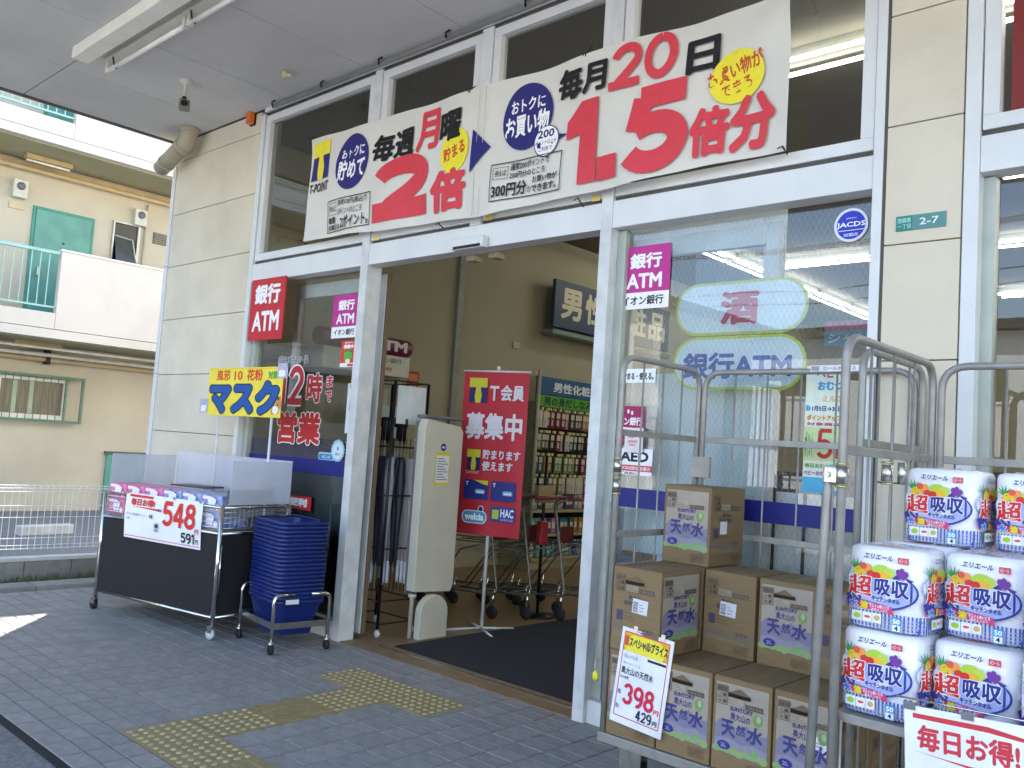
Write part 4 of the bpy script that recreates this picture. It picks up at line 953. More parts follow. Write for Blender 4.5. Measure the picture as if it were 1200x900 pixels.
# ---- water cartons
CARD = mat('corrugated_card', '#87704e', .75, var=.10, scale=9, bump=.12, bscale=40, stretch=(1, 1, 14), stain=.08, rnd=.04)
CARD2 = mat('card_top', '#7d6a4b', .75, var=.14, scale=14, bump=.15, bscale=30, stretch=(12, 1, 1))
PB, PD, PH = .236, .305, .343
def carton_face(full, w=PB, h=PH, handle=False):
    a = Art(); ux = w/.236; BRN = '#6d5a4c'; LIL = '#8d89b4'
    X_ = lambda v: v*ux
    if full:
        a.rect(X_(.012), .07, X_(.224), .322, '#aa9f90')
        a.poly([(X_(.012), .10), (X_(.224), .09), (X_(.224), .165), (X_(.18), .155), (X_(.14), .185), (X_(.10), .16), (X_(.06), .19), (X_(.03), .185), (X_(.012), .165)], '#86839a')
        a.poly([(X_(.012), .075), (X_(.224), .062), (X_(.224), .105), (X_(.17), .12), (X_(.12), .11), (X_(.06), .125), (X_(.012), .115)], '#9692a4')
        for k in range(9):
            x = .02+k*.024; a.ell(X_(x), .078+.004*sin(k*3), X_(.018), .012+.004*sin(k*5), '#8fae72', 8)
        a.ell(X_(.175), .09, X_(.012), .016, '#7fae68', 10)
        a.ell(X_(.185), .213, X_(.019), .022, '#7f9f62', 16); a.ell(X_(.188), .218, X_(.009), .013, '#a9bf8c', 10)
        a.text('SUNTORY', X_(.072), .226, X_(.165), .242, '#4a4580', .04)
        a.text('奥大山の', X_(.075), .192, X_(.155), .220, '#4a4580', .02, rot=-2)
        a.text('天', X_(.042), .128, X_(.098), .190, '#47447f', .035, shear=-.1); a.text('然', X_(.10), .142, X_(.138), .18, '#47447f', .02); a.text('水', X_(.14), .125, X_(.205), .188, '#47447f', .035, shear=.1)
        a.ell(X_(.052), .095, X_(.026), .016, '#3f3c8c', 18); a.text('2L', X_(.04), .088, X_(.064), .102, '#a9a6cc', .02)
    else:
        a.rect(X_(.012), .06, X_(.224), .085, '#8c7a60'); a.poly([(X_(.012), .085), (X_(.224), .06), (X_(.224), .10), (X_(.15), .09), (X_(.012), .12)], '#80705f')
        a.text('天然水', X_(.15), .085, X_(.21), .105, '#5d5060', .02); a.text('SUNTORY', X_(.06), .19, X_(.15), .208, '#4d4a58', .05); a.text('奥大山', X_(.08), .214, X_(.14), .232, '#4d4a58', .03)
        a.rect(X_(.025), .125, X_(.055), .165, '#4f4a63')
        for k in range(3): a.rect(X_(.06), .13+.013*k, X_(.12-.01*k), .133+.013*k, '#6a5a4a')
    a.frame(X_(.016), .243, X_(.062), .312, .002, BRN); a.rect(X_(.018), .29, X_(.060), .31, '#7c6a58')
    for z in (.266, .289): a.line(X_(.016), z, X_(.062), z, .002, BRN)
    a.text('取扱注意', X_(.02), .293, X_(.058), .307, '#4f4238', .01); a.text('上積', X_(.022), .27, X_(.056), .285, '#4f4238', .01); a.text('水濡', X_(.022), .247, X_(.056), .262, '#4f4238', .01)
    a.rect(X_(.066), .246, X_(.128), .272, '#b0a490' if full else '#9c927e')
    for k in range(3): a.rect(X_(.069), .250+.007*k, X_(.125-.012*k), .2515+.007*k, '#6a5c50')
    a.rect(X_(.135), .244, X_(.205), .262, '#65564c'); a.text('リサイクル', X_(.14), .247, X_(.2), .259, '#9a8a78', .01)
    a.frame(X_(.15), .018, X_(.212), .05, .002, BRN); a.text('2LPET', X_(.155), .024, X_(.207), .044, BRN, .01)
    if handle:
        a.poly([(X_(.065), .276), (X_(.155), .276), (X_(.155), .288), (X_(.115), .308), (X_(.105), .308), (X_(.065), .290)], '#1c1713')
        a.poly([(X_(.07), .29), (X_(.15), .289), (X_(.115), .310), (X_(.105), .310)], '#7d6548')
    return a.mb
faces = {}
for full in (0, 1):
    for hd in (0, 1): faces[full, hd] = mesh_of(carton_face(full, handle=hd), 'print')
side_full = mesh_of(carton_face(1, PD), 'print'); side_plain = mesh_of(carton_face(0, PD), 'print')
q = MB().use(CARD).box(0, 0, 0, PB, PD, PH-.002); body_me = mesh_of(q, 'body')
fl = MB().box(.001, .001, PH-.002, PB-.001, PD/2-.001, PH+.001).box(.001, PD/2+.001, PH-.002, PB-.001, PD-.001, PH+.001); flap_me = mesh_of(fl, 'flaps', CARD2)
def barcode(p, x, z, rot=-4):
    b = obj('barcode_label', MB().box(0, -.001, 0, .074, -.0003, .058), mat('label_white', '#dfe0e4', .5), p, (x, -.0008, z)); b.rotation_euler.y = R(-rot)
    q = Art(); random.seed(int(x*1e4))
    for k in range(9): q.rect(.004, .005+k*.0048, .028, .005+k*.0048+random.choice((.0018, .0028)), '#3c3c48')
    q.rect(.034, .036, .05, .039, '#8c8ca0'); q.rect(.034, .025, .06, .028, '#8c8ca0'); q.rect(.034, .012, .056, .015, '#8c8ca0')
    obj('print', q.mb, None, b, (0, -.001, 0))
def carton(x, y, z, label, full=1, handle=0, side=0, bc=None, bcs=False):
    t = thing('water_carton', label, 'carton', (x, y, z), R(random.uniform(-.8, .8)), 'brown cartons of bottled water in the roll cage')
    link('body', body_me, t, bevel=.003); link('flaps', flap_me, t, bevel=.0006)
    link('print', faces[full, handle], t, (0, -.0002, 0))
    link('print', side_full if side else side_plain, t, (PB+.0002, 0, 0), pi/2)
    obj('tape', MB().box(PB/2-.025, -.0006, PH+.0011, PB/2+.025, PD, PH+.0016), film('clear_tape', '#a08a64', .55), t)
    if bc: barcode(t, *bc)
    if bcs:
        b = obj('barcode_label', MB().box(0, -.001, 0, .06, -.0003, .056), mat('label_white', '#dfe0e4', .5), t, (PB+.0012, .085, .14), pi/2); b.rotation_euler.y = 0
    return t
zr = (.252, .252+PH+.002, .252+2*(PH+.002))
cx = [-2.167+k*.2425 for k in range(4)]
random.seed(3)
lab0 = ['leftmost of the bottom row, hidden behind the 398 price card', 'in the bottom row directly right of the 398 price card', 'third from the left in the bottom row, cut handle in its white panel', 'rightmost in the bottom row, with a barcode label']
for k in range(4):
    carton(cx[k], -.688+.004*k, zr[0], 'brown carton '+lab0[k], 1, 1, 0, (.125, .16) if k == 3 else None)
for k in range(4):
    carton(cx[k], -.37, zr[0], 'brown carton in the back of the bottom row, '+['far left', 'second from left', 'second from right', 'far right'][k]+', mostly hidden', 1, 0, 0)
carton(cx[0], -.69, zr[1], 'brown carton above the 398 price card with open handle slot and barcode label', 0, 1, 1, (.10, .165))
carton(cx[0], -.365, zr[1], 'hidden carton of the middle row under the topmost carton', 1, 0, 0)
carton(cx[1]+.008, -.372, zr[1], 'plain side carton in the middle row, white barcode label on its front', 0, 0, 0, (.075, .165))
carton(cx[2]+.016, -.372, zr[1], 'carton with mountain print in the middle row, right of the plain side one', 1, 1, 0)
carton(cx[3]+.012, -.372, zr[1], 'carton at the right end of the middle row behind the swing arm', 0, 0, 0)
carton(cx[0]+.004, -.335, zr[2], 'single brown carton topmost of the stack, mountain print facing front', 1, 0, 0, None, True)

# ---- kitchen towel packs
PW, PHT = .222, .236
FILM = mat('pack_film', '#f3f3f7', .16, var=.02, scale=10, bump=.12, bscale=14, spec=.6)
def pack_body():
    mb = MB().use(FILM); n = 5; rs = []
    def prof(inset, z):
        r = .05-inset*.4; w = PW/2-inset; p = []
        for cx_, cy_, a0 in ((w-r, -w+r, -90), (w-r, w-r, 0), (-w+r, w-r, 90), (-w+r, -w+r, 180)):
            p += [(cx_+r*cos(R(a0+90*k/n)), cy_+r*sin(R(a0+90*k/n)), z) for k in range(n+1)]
        # slight waist between the two rolls
        return p
    for z, i_ in ((.0, .016), (.006, .004), (.018, 0), (PHT-.018, 0), (PHT-.006, .004), (PHT, .018)): rs.append(prof(i_, z))
    mb.rings(rs, caps=True); return mesh_of(mb, 'body')
def gingham(a, x0, x1, z0, z1):
    n = int((x1-x0)/.0105)
    a.rect(x0, z0, x1, z1, '#2b3f9e')
    for k in range(n): a.rect(x0+k*.0105, z0, x0+k*.0105+.0045, z1, '#4d62b8')
    z = z0+.003
    while z < z1-.004: 
        a.rect(x0, z, x1, z+.004, '#5a6ec2')
        for k in range(n): a.rect(x0+k*.0105, z, x0+k*.0105+.0045, z+.004, '#a9b8ea')
        z += .0105
def towel_art(w=.20, sc=1.0, price=True):
    a = Art(); x = lambda v: v*sc
    gingham(a, 0, x(.2), .003, .052)
    a.text('エリエール', x(.045), .200, x(.125), .216, '#3c3f78', .03, shear=.2, rot=-2)
    a.rect(x(.14), .196, x(.168), .213, '#d84c5c'); a.text('4ロール', x(.143), .199, x(.165), .21, '#f6d6da', .02)
    a.ell(x(.10), .116, x(.092), .056, '#2f3f96', 30); a.ell(x(.10), .117, x(.087), .051, '#a9b4e2', 30); a.ell(x(.085), .135, x(.085), .05, '#dfe4f6', 24)
    for ang in (50, 75, 100, 125, 150, 30): a.poly([(x(.022), .168), (x(.022+.030*cos(R(ang))), .168+.034*sin(R(ang))), (x(.032), .166)], '#3f9e56')
    a.ell(x(.036), .160, x(.016), .017, '#f0c838', 12); a.ell(x(.058), .172, x(.014), .014, '#f2a04c', 12); a.ell(x(.045), .178, x(.01), .01, '#e85c48', 10)
    a.ell(x(.095), .168, x(.025), .020, '#b7d445', 14); a.ell(x(.118), .165, x(.016), .016, '#c6dc50', 12); a.ell(x(.10), .156, x(.02), .012, '#f0b93c', 12)
    a.ell(x(.067), .158, x(.012), .010, '#dc3c36', 12); a.ell(x(.083), .155, x(.012), .010, '#d8342e', 12)
    a.poly([(x(.125), .152), (x(.14), .165), (x(.18), .152), (x(.175), .146)], '#4a3c92')
    for (u, v) in ((.143, .172), (.153, .176), (.162, .168), (.148, .162), (.157, .16)): a.ell(x(u), v, x(.007), .009, '#7c3f98', 9)
    a.otext('超', x(.008), .092, x(.072), .152, '#d83432', .032, '#ffffff', .062)
    a.otext('吸収', x(.078), .100, x(.172), .150, '#2e3488', .038, '#ffffff', .065, rot=-1)
    a.text('キッチンタオル', x(.072), .083, x(.15), .097, '#2e3488', .04, rot=-2)
    a.poly([(x(.005), .058), (x(.012), .078), (x(.05), .082), (x(.13), .072), (x(.135), .048), (x(.12), .054), (x(.06), .058), (x(.05), .06)], '#d8437c')
    a.poly([(x(.0), .09), (x(.012), .098), (x(.025), .07), (x(.008), .062)], '#3a3f9c')
    a.otext('水', x(.012), .058, x(.036), .080, '#3d7fd0', .06, '#ffffff', .10); a.otext('油', x(.040), .058, x(.062), .080, '#efd32c', .06, '#8c6a20', .10)
    a.text('ぐんぐん吸いとる', x(.068), .064, x(.122), .074, '#ffffff', .02); a.text('厚手エンボス', x(.072), .056, x(.118), .063, '#ffffff', .01)
    for k, c_ in enumerate(('#a9cf3e', '#e25a4e', '#d8b068')):
        a.rect(x(.022+.027*k), .022, x(.0475+.027*k), .049, '#eef2f4'); a.ell(x(.035+.027*k), .036, x(.009), .008 if k != 1 else .004, c_, 10)
    if price:
        a.rect(x(.130), .006, x(.156), .046, '#3f9ed8'); a.text('50', x(.133), .028, x(.153), .042, '#ffffff', .04); a.rect(x(.132), .008, x(.154), .025, '#eef2f6'); a.text('4', x(.138), .010, x(.148), .023, '#22243a', .05)
    return a.mb
def wrap(mb):                                          # bend the print round the pack corner
    r = .05; w = PW/2; out = []
    for x, y, z in mb.v:
        d_ = -y; s_ = x-.100                           # print centred on the face, -w .. w and beyond
        lim = w-r; sg = 1 if s_ > 0 else -1; s_ = abs(s_)
        if s_ <= lim: p = (s_, -(w+d_))
        else:
            th = min((s_-lim)/r, pi/2); rest = s_-lim-r*th
            p = (lim+(r+d_)*sin(th), -(lim+(r+d_)*cos(th))+rest)
        out.append((sg*p[0], p[1], z))
    mb.v = out; return mb
pb = pack_body(); pa = mesh_of(wrap(towel_art()), 'print')
top_a = Art(); top_a.poly([(.02, .0), (.09, .012), (.15, .0), (.09, -.01)], '#d98a92'); top_a.rect(.12, .04, .18, .05, '#a9aed0')
topm = MB(); topm.m = list(top_a.mb.m); topm.f = list(top_a.mb.f); topm.mi = list(top_a.mb.mi); topm.sm = list(top_a.mb.sm); topm.v = [(x-.1, z-.03, -y+PHT) for x, y, z in top_a.mb.v]
topme = mesh_of(topm, 'top_print')
crm = MB()
random.seed(11)
for k in range(26):
    a0 = random.uniform(0, 6.28); r0 = random.uniform(.02, .09); x, y = r0*cos(a0), r0*sin(a0); l = random.uniform(.015, .04); a1 = random.uniform(0, 6.28)
    crm.add([(x, y, PHT-.001), (x+l*cos(a1), y+l*sin(a1), PHT-.001), (x+l*.5*cos(a1)+.006, y+l*.5*sin(a1), PHT+random.uniform(.002, .008))], [(0, 1, 2), (2, 1, 0)])
crme = mesh_of(crm, 'film_gathers', film('clear_film', '#d9d4e0', .45))
def towel(cx_, yf, z, label):
    t = thing('kitchen_towel_pack', label, 'paper towels', (cx_, yf+PW/2, z), R(random.uniform(-1.2, 1.2)), 'kitchen towel packs stacked on the right roll cage')
    link('body', pb, t); link('print', pa, t); link('print', pa, t, None, pi/2); link('top_print', topme, t); link('film_gathers', crme, t, kind='stuff')
    return t
zt0 = .712
c0 = -1.02+PW/2; sp_ = .232
rows = [('bottom', 0, [(-1.155, 'leftmost'), (-1.10, 'second from left'), (-1.17, 'third from left'), (-1.15, 'fourth from left')]),
        ('middle', 1, [(-1.135, 'leftmost'), (-1.02, 'second from left'), (-1.165, 'third from left'), (-1.14, 'fourth from left')]),
        ('top', 2, [(-.80, 'leftmost'), (-.76, 'second from left'), (-.80, 'third from left')])]
for nm, lv, lst in rows:
    for k, (yf, pos) in enumerate(lst):
        x = c0+k*sp_+(.03 if lv == 2 else 0)
        if lv == 2: x = -.862+k*.25
        towel(x, yf, zt0+lv*(PHT+.002), f'four roll kitchen towel pack, {pos} in the {nm} row of the cage')
for lv in (0, 1):
    for k in range(4): towel(c0+k*sp_, -.865, zt0+lv*(PHT+.002), f"kitchen towel pack behind the front ones, {['bottom', 'middle'][lv]} layer, {['left end', 'second', 'third', 'right end'][k]}")
bx('shelf', GREYT, C2, -.005, .02, zt0-.03, W2+.005, D2-.02, zt0-.004)
for k in range(7): obj('bar', MB().tube([(W2*k/6+.02, .01, .26), (W2*k/6+.02, .01, .69)], .0045, 6), GREYT, C2)
t = thing('price_card', 'large white price card with red lettering clipped below the towel packs', 'price card', (-.79, -1.26, .513), R(1.5)); t.rotation_euler.y = R(-2.5)
bx('board', mat('card_white', '#f1f2f6', .3), t, 0, 0, 0, .74, .004, .28, bevel=.001)
a = Art(); a.poly([(.022, .25), (.022, .262), (.20, .262), (.33, .243), (.33, .236), (.2, .248)], '#d6404a'); a.text('毎日お得!', .032, .172, .27, .236, '#d6404a', .035)
a.poly([(.02, .168), (.33, .128), (.33, .146), (.10, .160)], '#d6404a')
a.text('キッチンタオル 4ロール', .03, .06, .30, .085, '#55555f', .02); obj('print', a.mb, None, t)
for x in (.0, .14, .4): obj('clip', MB().box(x, -.006, .27, x+.03, .012, .29), CHROME, t)
obj('hanger_wire', MB().tube([(-.02, .0, .298), (.35, .0, .292)], .0025, 6), CHROME, t)

# ================================================================== INSIDE THE DOORWAY
MATM = mat('entrance_mat_pile', '#23242c', .95, var=.25, scale=120, bump=.6, bscale=500)
t = thing('entrance_mat', 'large dark charcoal entrance mat on the floor inside the doorway', 'mat', (0, 0, .004))
obj('mat', MB().add([(-4.60, .235, 0), (-1.8, .235, 0), (-1.8, 2.62, 0), (-4.56, 2.18, 0), (-4.60, 1.72, 0), (-4.60, .235, .008), (-1.8, .235, .008), (-1.8, 2.62, .008), (-4.56, 2.18, .008), (-4.60, 1.72, .008)],
    [(9, 8, 7, 6, 5)[::-1], (0, 1, 6, 5), (1, 2, 7, 6), (2, 3, 8, 7), (3, 4, 9, 8), (4, 0, 5, 9)]), MATM, t)
# anti-theft gate
GW = mat('gate_offwhite', '#c3bfae', .45, var=.08, scale=4, stain=.3)
t = thing('security_gate', 'tall off-white anti-theft gate panel standing at the left side of the doorway', 'security gate', (-4.80, .47, .004))
body = MB(); prof = [(.0, .33), (.0, 1.50), (.02, 1.57), (.36, 1.53), (.385, 1.49), (.385, .36), (.36, .31)]
n = len(prof)
for x in (0, .085): pass
body.add([(0, y, z) for y, z in prof]+[(.085, y, z) for y, z in prof], [tuple(range(n)), tuple(reversed(range(n, 2*n)))]+[(i, n+i, n+(i+1) % n, (i+1) % n) for i in range(n)])
obj('panel', body, GW, t, bevel=.006)
bx('grey_edge', mat('gate_grey', '#6d6d70', .5), t, -.02, .0, .31, -.001, .05, 1.55)
bx('grey_cap', mat('gate_grey', '#6d6d70', .5), t, -.015, -.005, 1.575, .09, .38, 1.60, bevel=.01)
obj('foot', MB().lathe([(.03, .31), (.03, .29), (.017, .28), (.017, .0)], (.04, .03, 0), 'z', 14), GW, t)
foot = MB(); pf = [(.02, 0)]+[(.155-.135*cos(pi*k/12), .18+.13*sin(pi*k/12)) for k in range(13)]+[(.29, 0)]; n = len(pf)
foot.add([(.09, y, z) for y, z in pf]+[(.15, y, z) for y, z in pf], [tuple(range(n)), tuple(reversed(range(n, 2*n)))]+[(i, n+i, n+(i+1) % n, (i+1) % n) for i in range(n)])
obj('guard', foot, GW, t, bevel=.008)
q = Art(); q.ell(.19, 1.37, .028, .028, '#3a2f8c', 20); q.text('AM', .173, 1.362, .207, 1.378, WH, .03); q.rect(.12, 1.09, .265, 1.335, '#d3c63c'); q.rect(.13, 1.11, .255, 1.31, '#dcdad6')
for k in range(9): q.rect(.14, 1.13+.019*k, .245-.02*(k % 3), 1.137+.019*k, '#7c7896')
o = obj('sticker', q.mb, None, t, (.0855, .0, 0), pi/2)
# red roll banner on a white stand
t = thing('banner_stand', 'red cloth banner with yellow T marks on a white pole stand', 'banner', (-4.684, 1.142, .004), R(18))
FB = mat('banner_stand_white', '#d6d8da', .4)
obj('pole', MB().tube([(0, .03, 0), (0, .03, 2.01)], .013, 10), FB, t)
obj('finial', MB().lathe([(.012, 0), (.017, .01), (.015, .025), (.004, .03)], (0, .03, 2.0), 'z', 12), FB, t)
for k in range(4):
    a_ = R(45+90*k); obj('leg', MB().tube([(0, .012, .015), (.27*cos(a_), .012+.27*sin(a_), .006)], .009, 8), FB, t)
obj('cross_rail', MB().tube([(-.29, .0, 1.985), (.29, .0, 1.985)], .008, 8), FB, t)
W2_, H2 = .56, 1.27; cl = MB(); gv = []
for j in range(20):
    for i in range(13):
        x = -.28+W2_*i/12; z = .715+H2*j/19; gv.append((x, .008*sin(i*.9+j*.2)*(1-j/19), z))
cl.add(gv, [(j*13+i, j*13+i+1, (j+1)*13+i+1, (j+1)*13+i) for j in range(19) for i in range(12)], True)
obj('cloth', cl, mat('banner_red', '#b81f30', .6, var=.08, scale=3, bump=.1, bscale=20), t)
q = Art(); YW = '#c9c435'
T_logo(q, -.225, 1.735, -.07, 1.93, '#232262', YW); q.text('T', -.045, 1.755, .035, 1.87, '#d8d4dc', .02); q.text('会員', .05, 1.755, .25, 1.88, '#d8d4dc', .03)
q.text('募集中', -.235, 1.45, .25, 1.66, '#d8d4dc', .035)
T_logo(q, -.205, 1.21, -.09, 1.37, '#232262', YW); q.text('貯まります', -.07, 1.30, .25, 1.375, '#d8d4dc', .03); q.text('使えます', -.07, 1.21, .19, 1.285, '#d8d4dc', .03); q.text('T-POINT', -.21, 1.18, -.09, 1.20, '#cfc9b0', .01)
for x0 in (-.215, .02):
    q.rrect(x0, .985, x0+.21, 1.135, .012, '#1f2a78'); q.rrect(x0+.10, 1.03, x0+.185, 1.065, .015, '#6fa7cf'); q.text('welcia', x0+.11, 1.036, x0+.175, 1.058, WH, .03); q.text('T', x0+.015, 1.09, x0+.04, 1.12, '#dcdce8', .03)
q.poly([(-.13, 1.134), (-.008, 1.134), (-.008, 1.10), (-.05, 1.105)], '#cfc030')
q.rrect(-.215, .80, .0, .90, .045, '#cfe0ea'); q.rrect(-.207, .807, -.008, .893, .04, '#4f93b8'); q.text('welcia', -.19, .825, -.025, .88, '#e6f2f6', .05); q.ell(-.055, .915, .025, .025, '#cfe0ea', 14); q.ell(-.055, .915, .019, .019, '#232262', 14)
q.rect(.03, .83, .235, .945, '#2a3c8c'); q.rect(.045, .85, .10, .92, '#b3c040'); q.text('HAC', .115, .865, .225, .93, '#dfe6f0', .03); q.text('DRUG', .12, .84, .22, .856, '#a9bce0', .01)
obj('print', q.mb, None, t, (0, -.010, 0))
# umbrella rack
t = thing('umbrella_rack', 'tall black wire rack full of umbrellas just inside the doorway', 'rack', (-5.30, .30, .004))
for x, y in ((0, 0), (.42, 0), (0, .32), (.42, .32)): obj('post', MB().tube([(x, y, .06), (x, y, 1.83)], .011, 8), BLACK, t)
for z in (.09, .25, .62, 1.0, 1.35, 1.83):
    for a, b in (((0, 0), (.42, 0)), ((.42, 0), (.42, .32)), ((.42, .32), (0, .32)), ((0, .32), (0, 0))):
        obj('rail', MB().tube([(*a, z), (*b, z)], .006, 6), BLACK, t)
for x, y in ((0, 0), (.42, 0), (0, .32), (.42, .32)): obj('caster_wheel', MB().lathe([(.008, -.01), (.026, -.009), (.026, .009), (.008, .01)], (x, y, .026), 'y', 14), mat('pale_wheel', '#c8ccd2', .4), t)
bx('header_card', mat('header_card', '#c9cdcd', .5), t, .415, .03, 1.52, .422, .30, 1.80)
random.seed(5)
for k in range(30):
    clear = (k//3) % 2; x = .05+.036*(k % 10)+random.uniform(-.01, .01); y = .05+(k//10)*.10
    u = thing('umbrella', ['black folded umbrella hanging in the black rack', 'clear plastic umbrella with white handle hanging in the rack'][clear], 'umbrella', (-5.30+x, .30+y, .30), random.uniform(0, 6), 'umbrellas in the black rack')
    m_ = film('clear_umbrella', '#cfd3d8', .35) if clear else mat('black_umbrella', '#1d1f2b', .55, var=.3, scale=60)
    pr = [(.004, 0), (.010, .03), (.022, .30), (.034, .62), (.026, .78), (.012, .80)]
    obj('canopy', MB().lathe([(r*(1.1 if i % 2 else .95), h+.18) for i, (r, h) in enumerate(pr)], (0, 0, 0), 'z', 7), m_, u)
    obj('shaft', MB().tube([(0, 0, .0), (0, 0, 1.12)], .004, 6), CHROME, u)
    obj('handle', MB().tube([(0, 0, .22), (0, 0, .10), (0, 0, .06)], .012, 8) if clear else MB().tube(arc_path([(0, 0, 1.1), (0, 0, 1.26), (.06, 0, 1.26), (.06, 0, 1.20)], .03), .010, 8), mat('handle_white', '#d4d6e2', .4) if clear else BLACK, u)
# cash machine by the left wall
t = thing('cash_machine', 'grey cash machine with magenta ATM header on the left inside wall', 'cash machine', (-7.15, .72, .004))
bx('body', mat('atm_grey', '#a9aaa4', .4), t, 0, 0, 0, .70, 1.0, 1.35, bevel=.02)
bx('screen_hood', mat('atm_grey', '#a9aaa4', .4), t, 0, .04, 1.352, .5, .96, 1.9, bevel=.02)
bx('panel', mat('atm_panel', '#c9c6b8', .5), t, .05, 0, 2.0, .74, 1.0, 2.195)
q = Art(); q.rect(.5, 2.02, .95, 2.18, '#c9c6b8'); q.text('イオン銀行', .55, 2.12, .9, 2.17, '#6a7468', .03); q.text('ご利用時間', .60, 2.04, .78, 2.08, '#b04a3a', .02); obj('panel_print', q.mb, None, t, (.7405, 0, 0), pi/2)
hd = obj('header', MB().lathe([(.08, 0), (.085, .01), (.085, 1.03), (.07, 1.06)], (.66, -.02, 2.285), 'y', 18), mat('magenta_header', '#7a2348', .35), t)
q = Art(); q.text('ATM', .50, 2.235, .95, 2.335, '#d8ccd0', .045); obj('header_print', q.mb, None, t, (.748, 0, 0), pi/2)
bx('screen', mat('atm_screen', '#b9c6cc', .2), t, .705, .35, 1.42, .71, .92, 1.72)
t = sign('wall_poster', 'small orange poster on the inside wall behind the gate', 'poster', .16, .30, (lambda q: (q.text('年金', .03, .04, .13, .16, '#e8e2d4', .03), q.rect(.02, .2, .14, .27, '#d98a5a'), q)[-1])(Art()), (-7.19, 2.37, 1.86), pi/2, '#a9522c', .004)
# shopping carts nested along the wall side of the mat
def cart(x, y, label):
    t = thing('shopping_cart', label, 'shopping cart', (x, y, .004), R(6), 'nested shopping carts behind the red banner')
    G = mat('cart_grey', '#7c7c78', .35, .6)
    for sy in (-1, 1):
        f = obj('side_frame', MB().tube(arc_path([(-.42, sy*.2, .16), (.45, sy*.24, .20), (.30, sy*.24, .95), (.42, sy*.24, 1.0)], .06), .0095, 8), G, t)
        obj('strut', MB().tube([(-.25, sy*.21, .18), (.02, sy*.22, .52), (.28, sy*.24, .60)], .007, 6), G, f)
    for x_, w_ in ((-.42, .19), (.40, .23)):
        for sy in (-1, 1):
            wl = obj('wheel', MB().lathe([(.015, -.013), (.05, -.012), (.055, 0), (.05, .012), (.015, .013)], (x_, sy*w_, .055), 'y', 16), RUB, t)
            obj('fork', MB().tube([(x_, sy*w_, .06), (x_+.01, sy*w_, .25)], .012, 8), CHROME, wl)
    obj('handle', MB().tube([(.42, -.24, 1.0), (.42, .24, 1.0)], .014, 10), mat('cart_handle_red', '#6e2c30', .4), t)
    obj('shelf', MB().tube([(-.40, -.19, .17), (-.40, .19, .17), (-.1, .2, .18), (-.1, -.2, .18), (.2, -.22, .19), (.2, .22, .19)], .006, 6), G, t)
    obj('basket_rest', MB().tube(arc_path([(-.38, -.17, .58), (.28, -.2, .60), (.28, .2, .60), (-.38, .17, .58), (-.38, -.17, .58)], .04), .006, 6), G, t)
    b_ = MB()
    for k in range(9): b_.tube([(-.36+.075*k, -.18, .50), (-.36+.075*k, .18, .50)], .0022, 4, caps=False)
    obj('basket_wires', b_, G, t, kind='stuff')
    bx('child_panel', mat('cart_dark_red', '#5a2024', .5), t, .27, -.10, .62, .285, .10, .76, bevel=.01)
for k in range(4): cart(-5.36+.17*k, 1.72+.23*k, ['front most shopping cart of the nest, nearest the umbrella rack', 'second shopping cart of the nest behind the red banner', 'third shopping cart of the nest behind the red banner', 'rearmost shopping cart, its wheels showing right of the red banner'][k])
t = thing('divider_stand', 'thin black pole with red tray beside the shopping carts', 'stand', (-4.83, 1.98, .004))
obj('pole', MB().tube([(0, 0, .01), (0, 0, 1.35)], .013, 8), BLACK, t); obj('base', MB().lathe([(.15, 0), (.15, .012), (.02, .02)], (0, 0, 0), 'z', 20), BLACK, t)
bx('tray', mat('tray_tan', '#9c8a62', .5), t, -.02, -.10, .95, .02, .10, 1.10); bx('red_bag', mat('cart_red', '#a52a30', .4), t, -.03, -.05, .60, .03, .05, .80, bevel=.015)

# wall sign, gondola and goods
q = Art()
for k, c_ in enumerate('男性化粧品'): q.text(c_, .13+.49*k, .12, .55+.49*k, .52, '#cfcbb2', .035)
t = sign('category_sign', 'long dark blue cosmetics sign with cream lettering high on the inside wall', 'sign', 2.62, .60, q, (-6.96, 4.47, 2.95), pi/2, '#27405a', .05)
bx('light_bar', mat('light_bar_teal', '#6f8580', .4), t, -.03, -.02, -.10, 2.65, .16, -.03, bevel=.02)
t = thing('gondola_shelf', 'tall shelving unit with blue and green header strips along the left inside wall', 'shelf', (-7.18, 4.0, .004))
SH = mat('shelf_beige', '#a0987a', .5)
bx('back_panel', mat('shelf_back', '#3b3a3c', .7), t, 0, 0, .08, .03, 5.0, 2.0)
bx('plinth', SH, t, 0, 0, 0, .46, 5.0, .10)
for z, d_ in ((.10, .50), (.38, .48), (.66, .46)): bx('shelf', SH, t, .03, 0, z, d_, 5.0, z+.035); 
bx('end_panel', film('clear_acrylic', '#9a9c86', .35), t, 0, -.05, .1, .48, -.045, 2.27)
obj('end_post', MB().tube([(.50, -.05, .6), (.50, -.05, 2.34)], .02, 8), mat('post_cream', '#b3ac90', .5), t)
q = Art(); q.text('男性化粧品', .25, 2.10, 1.15, 2.22, '#e0e8ec', .035); bx('header', mat('header_blue', '#11588c', .4), t, .40, 0, 2.06, .47, 5.0, 2.27); obj('header_print', q.mb, None, t, (.4705, 0, 0), pi/2)
q = Art(); q.text('男の身だしなみケア', .1, 1.93, 1.30, 2.04, '#1c4a2c', .04); bx('green_strip', mat('header_green', '#55a436', .4), t, .40, 0, 1.915, .46, 5.0, 2.056); obj('strip_print', q.mb, None, t, (.4605, 0, 0), pi/2)
for z in (1.74, 1.47, 1.2, .95): bx('hook_rail', BLACK, t, .03, .02, z+.14, .05, 4.98, z+.16)
random.seed(9)
cols = ['#8a3038', '#2f6c74', '#b9b4a4', '#3c4a86', '#c27f94', '#77904a', '#4a4038', '#d2cdb8', '#26282e', '#b0863c', '#74b0ac', '#56324c']
protos = {}
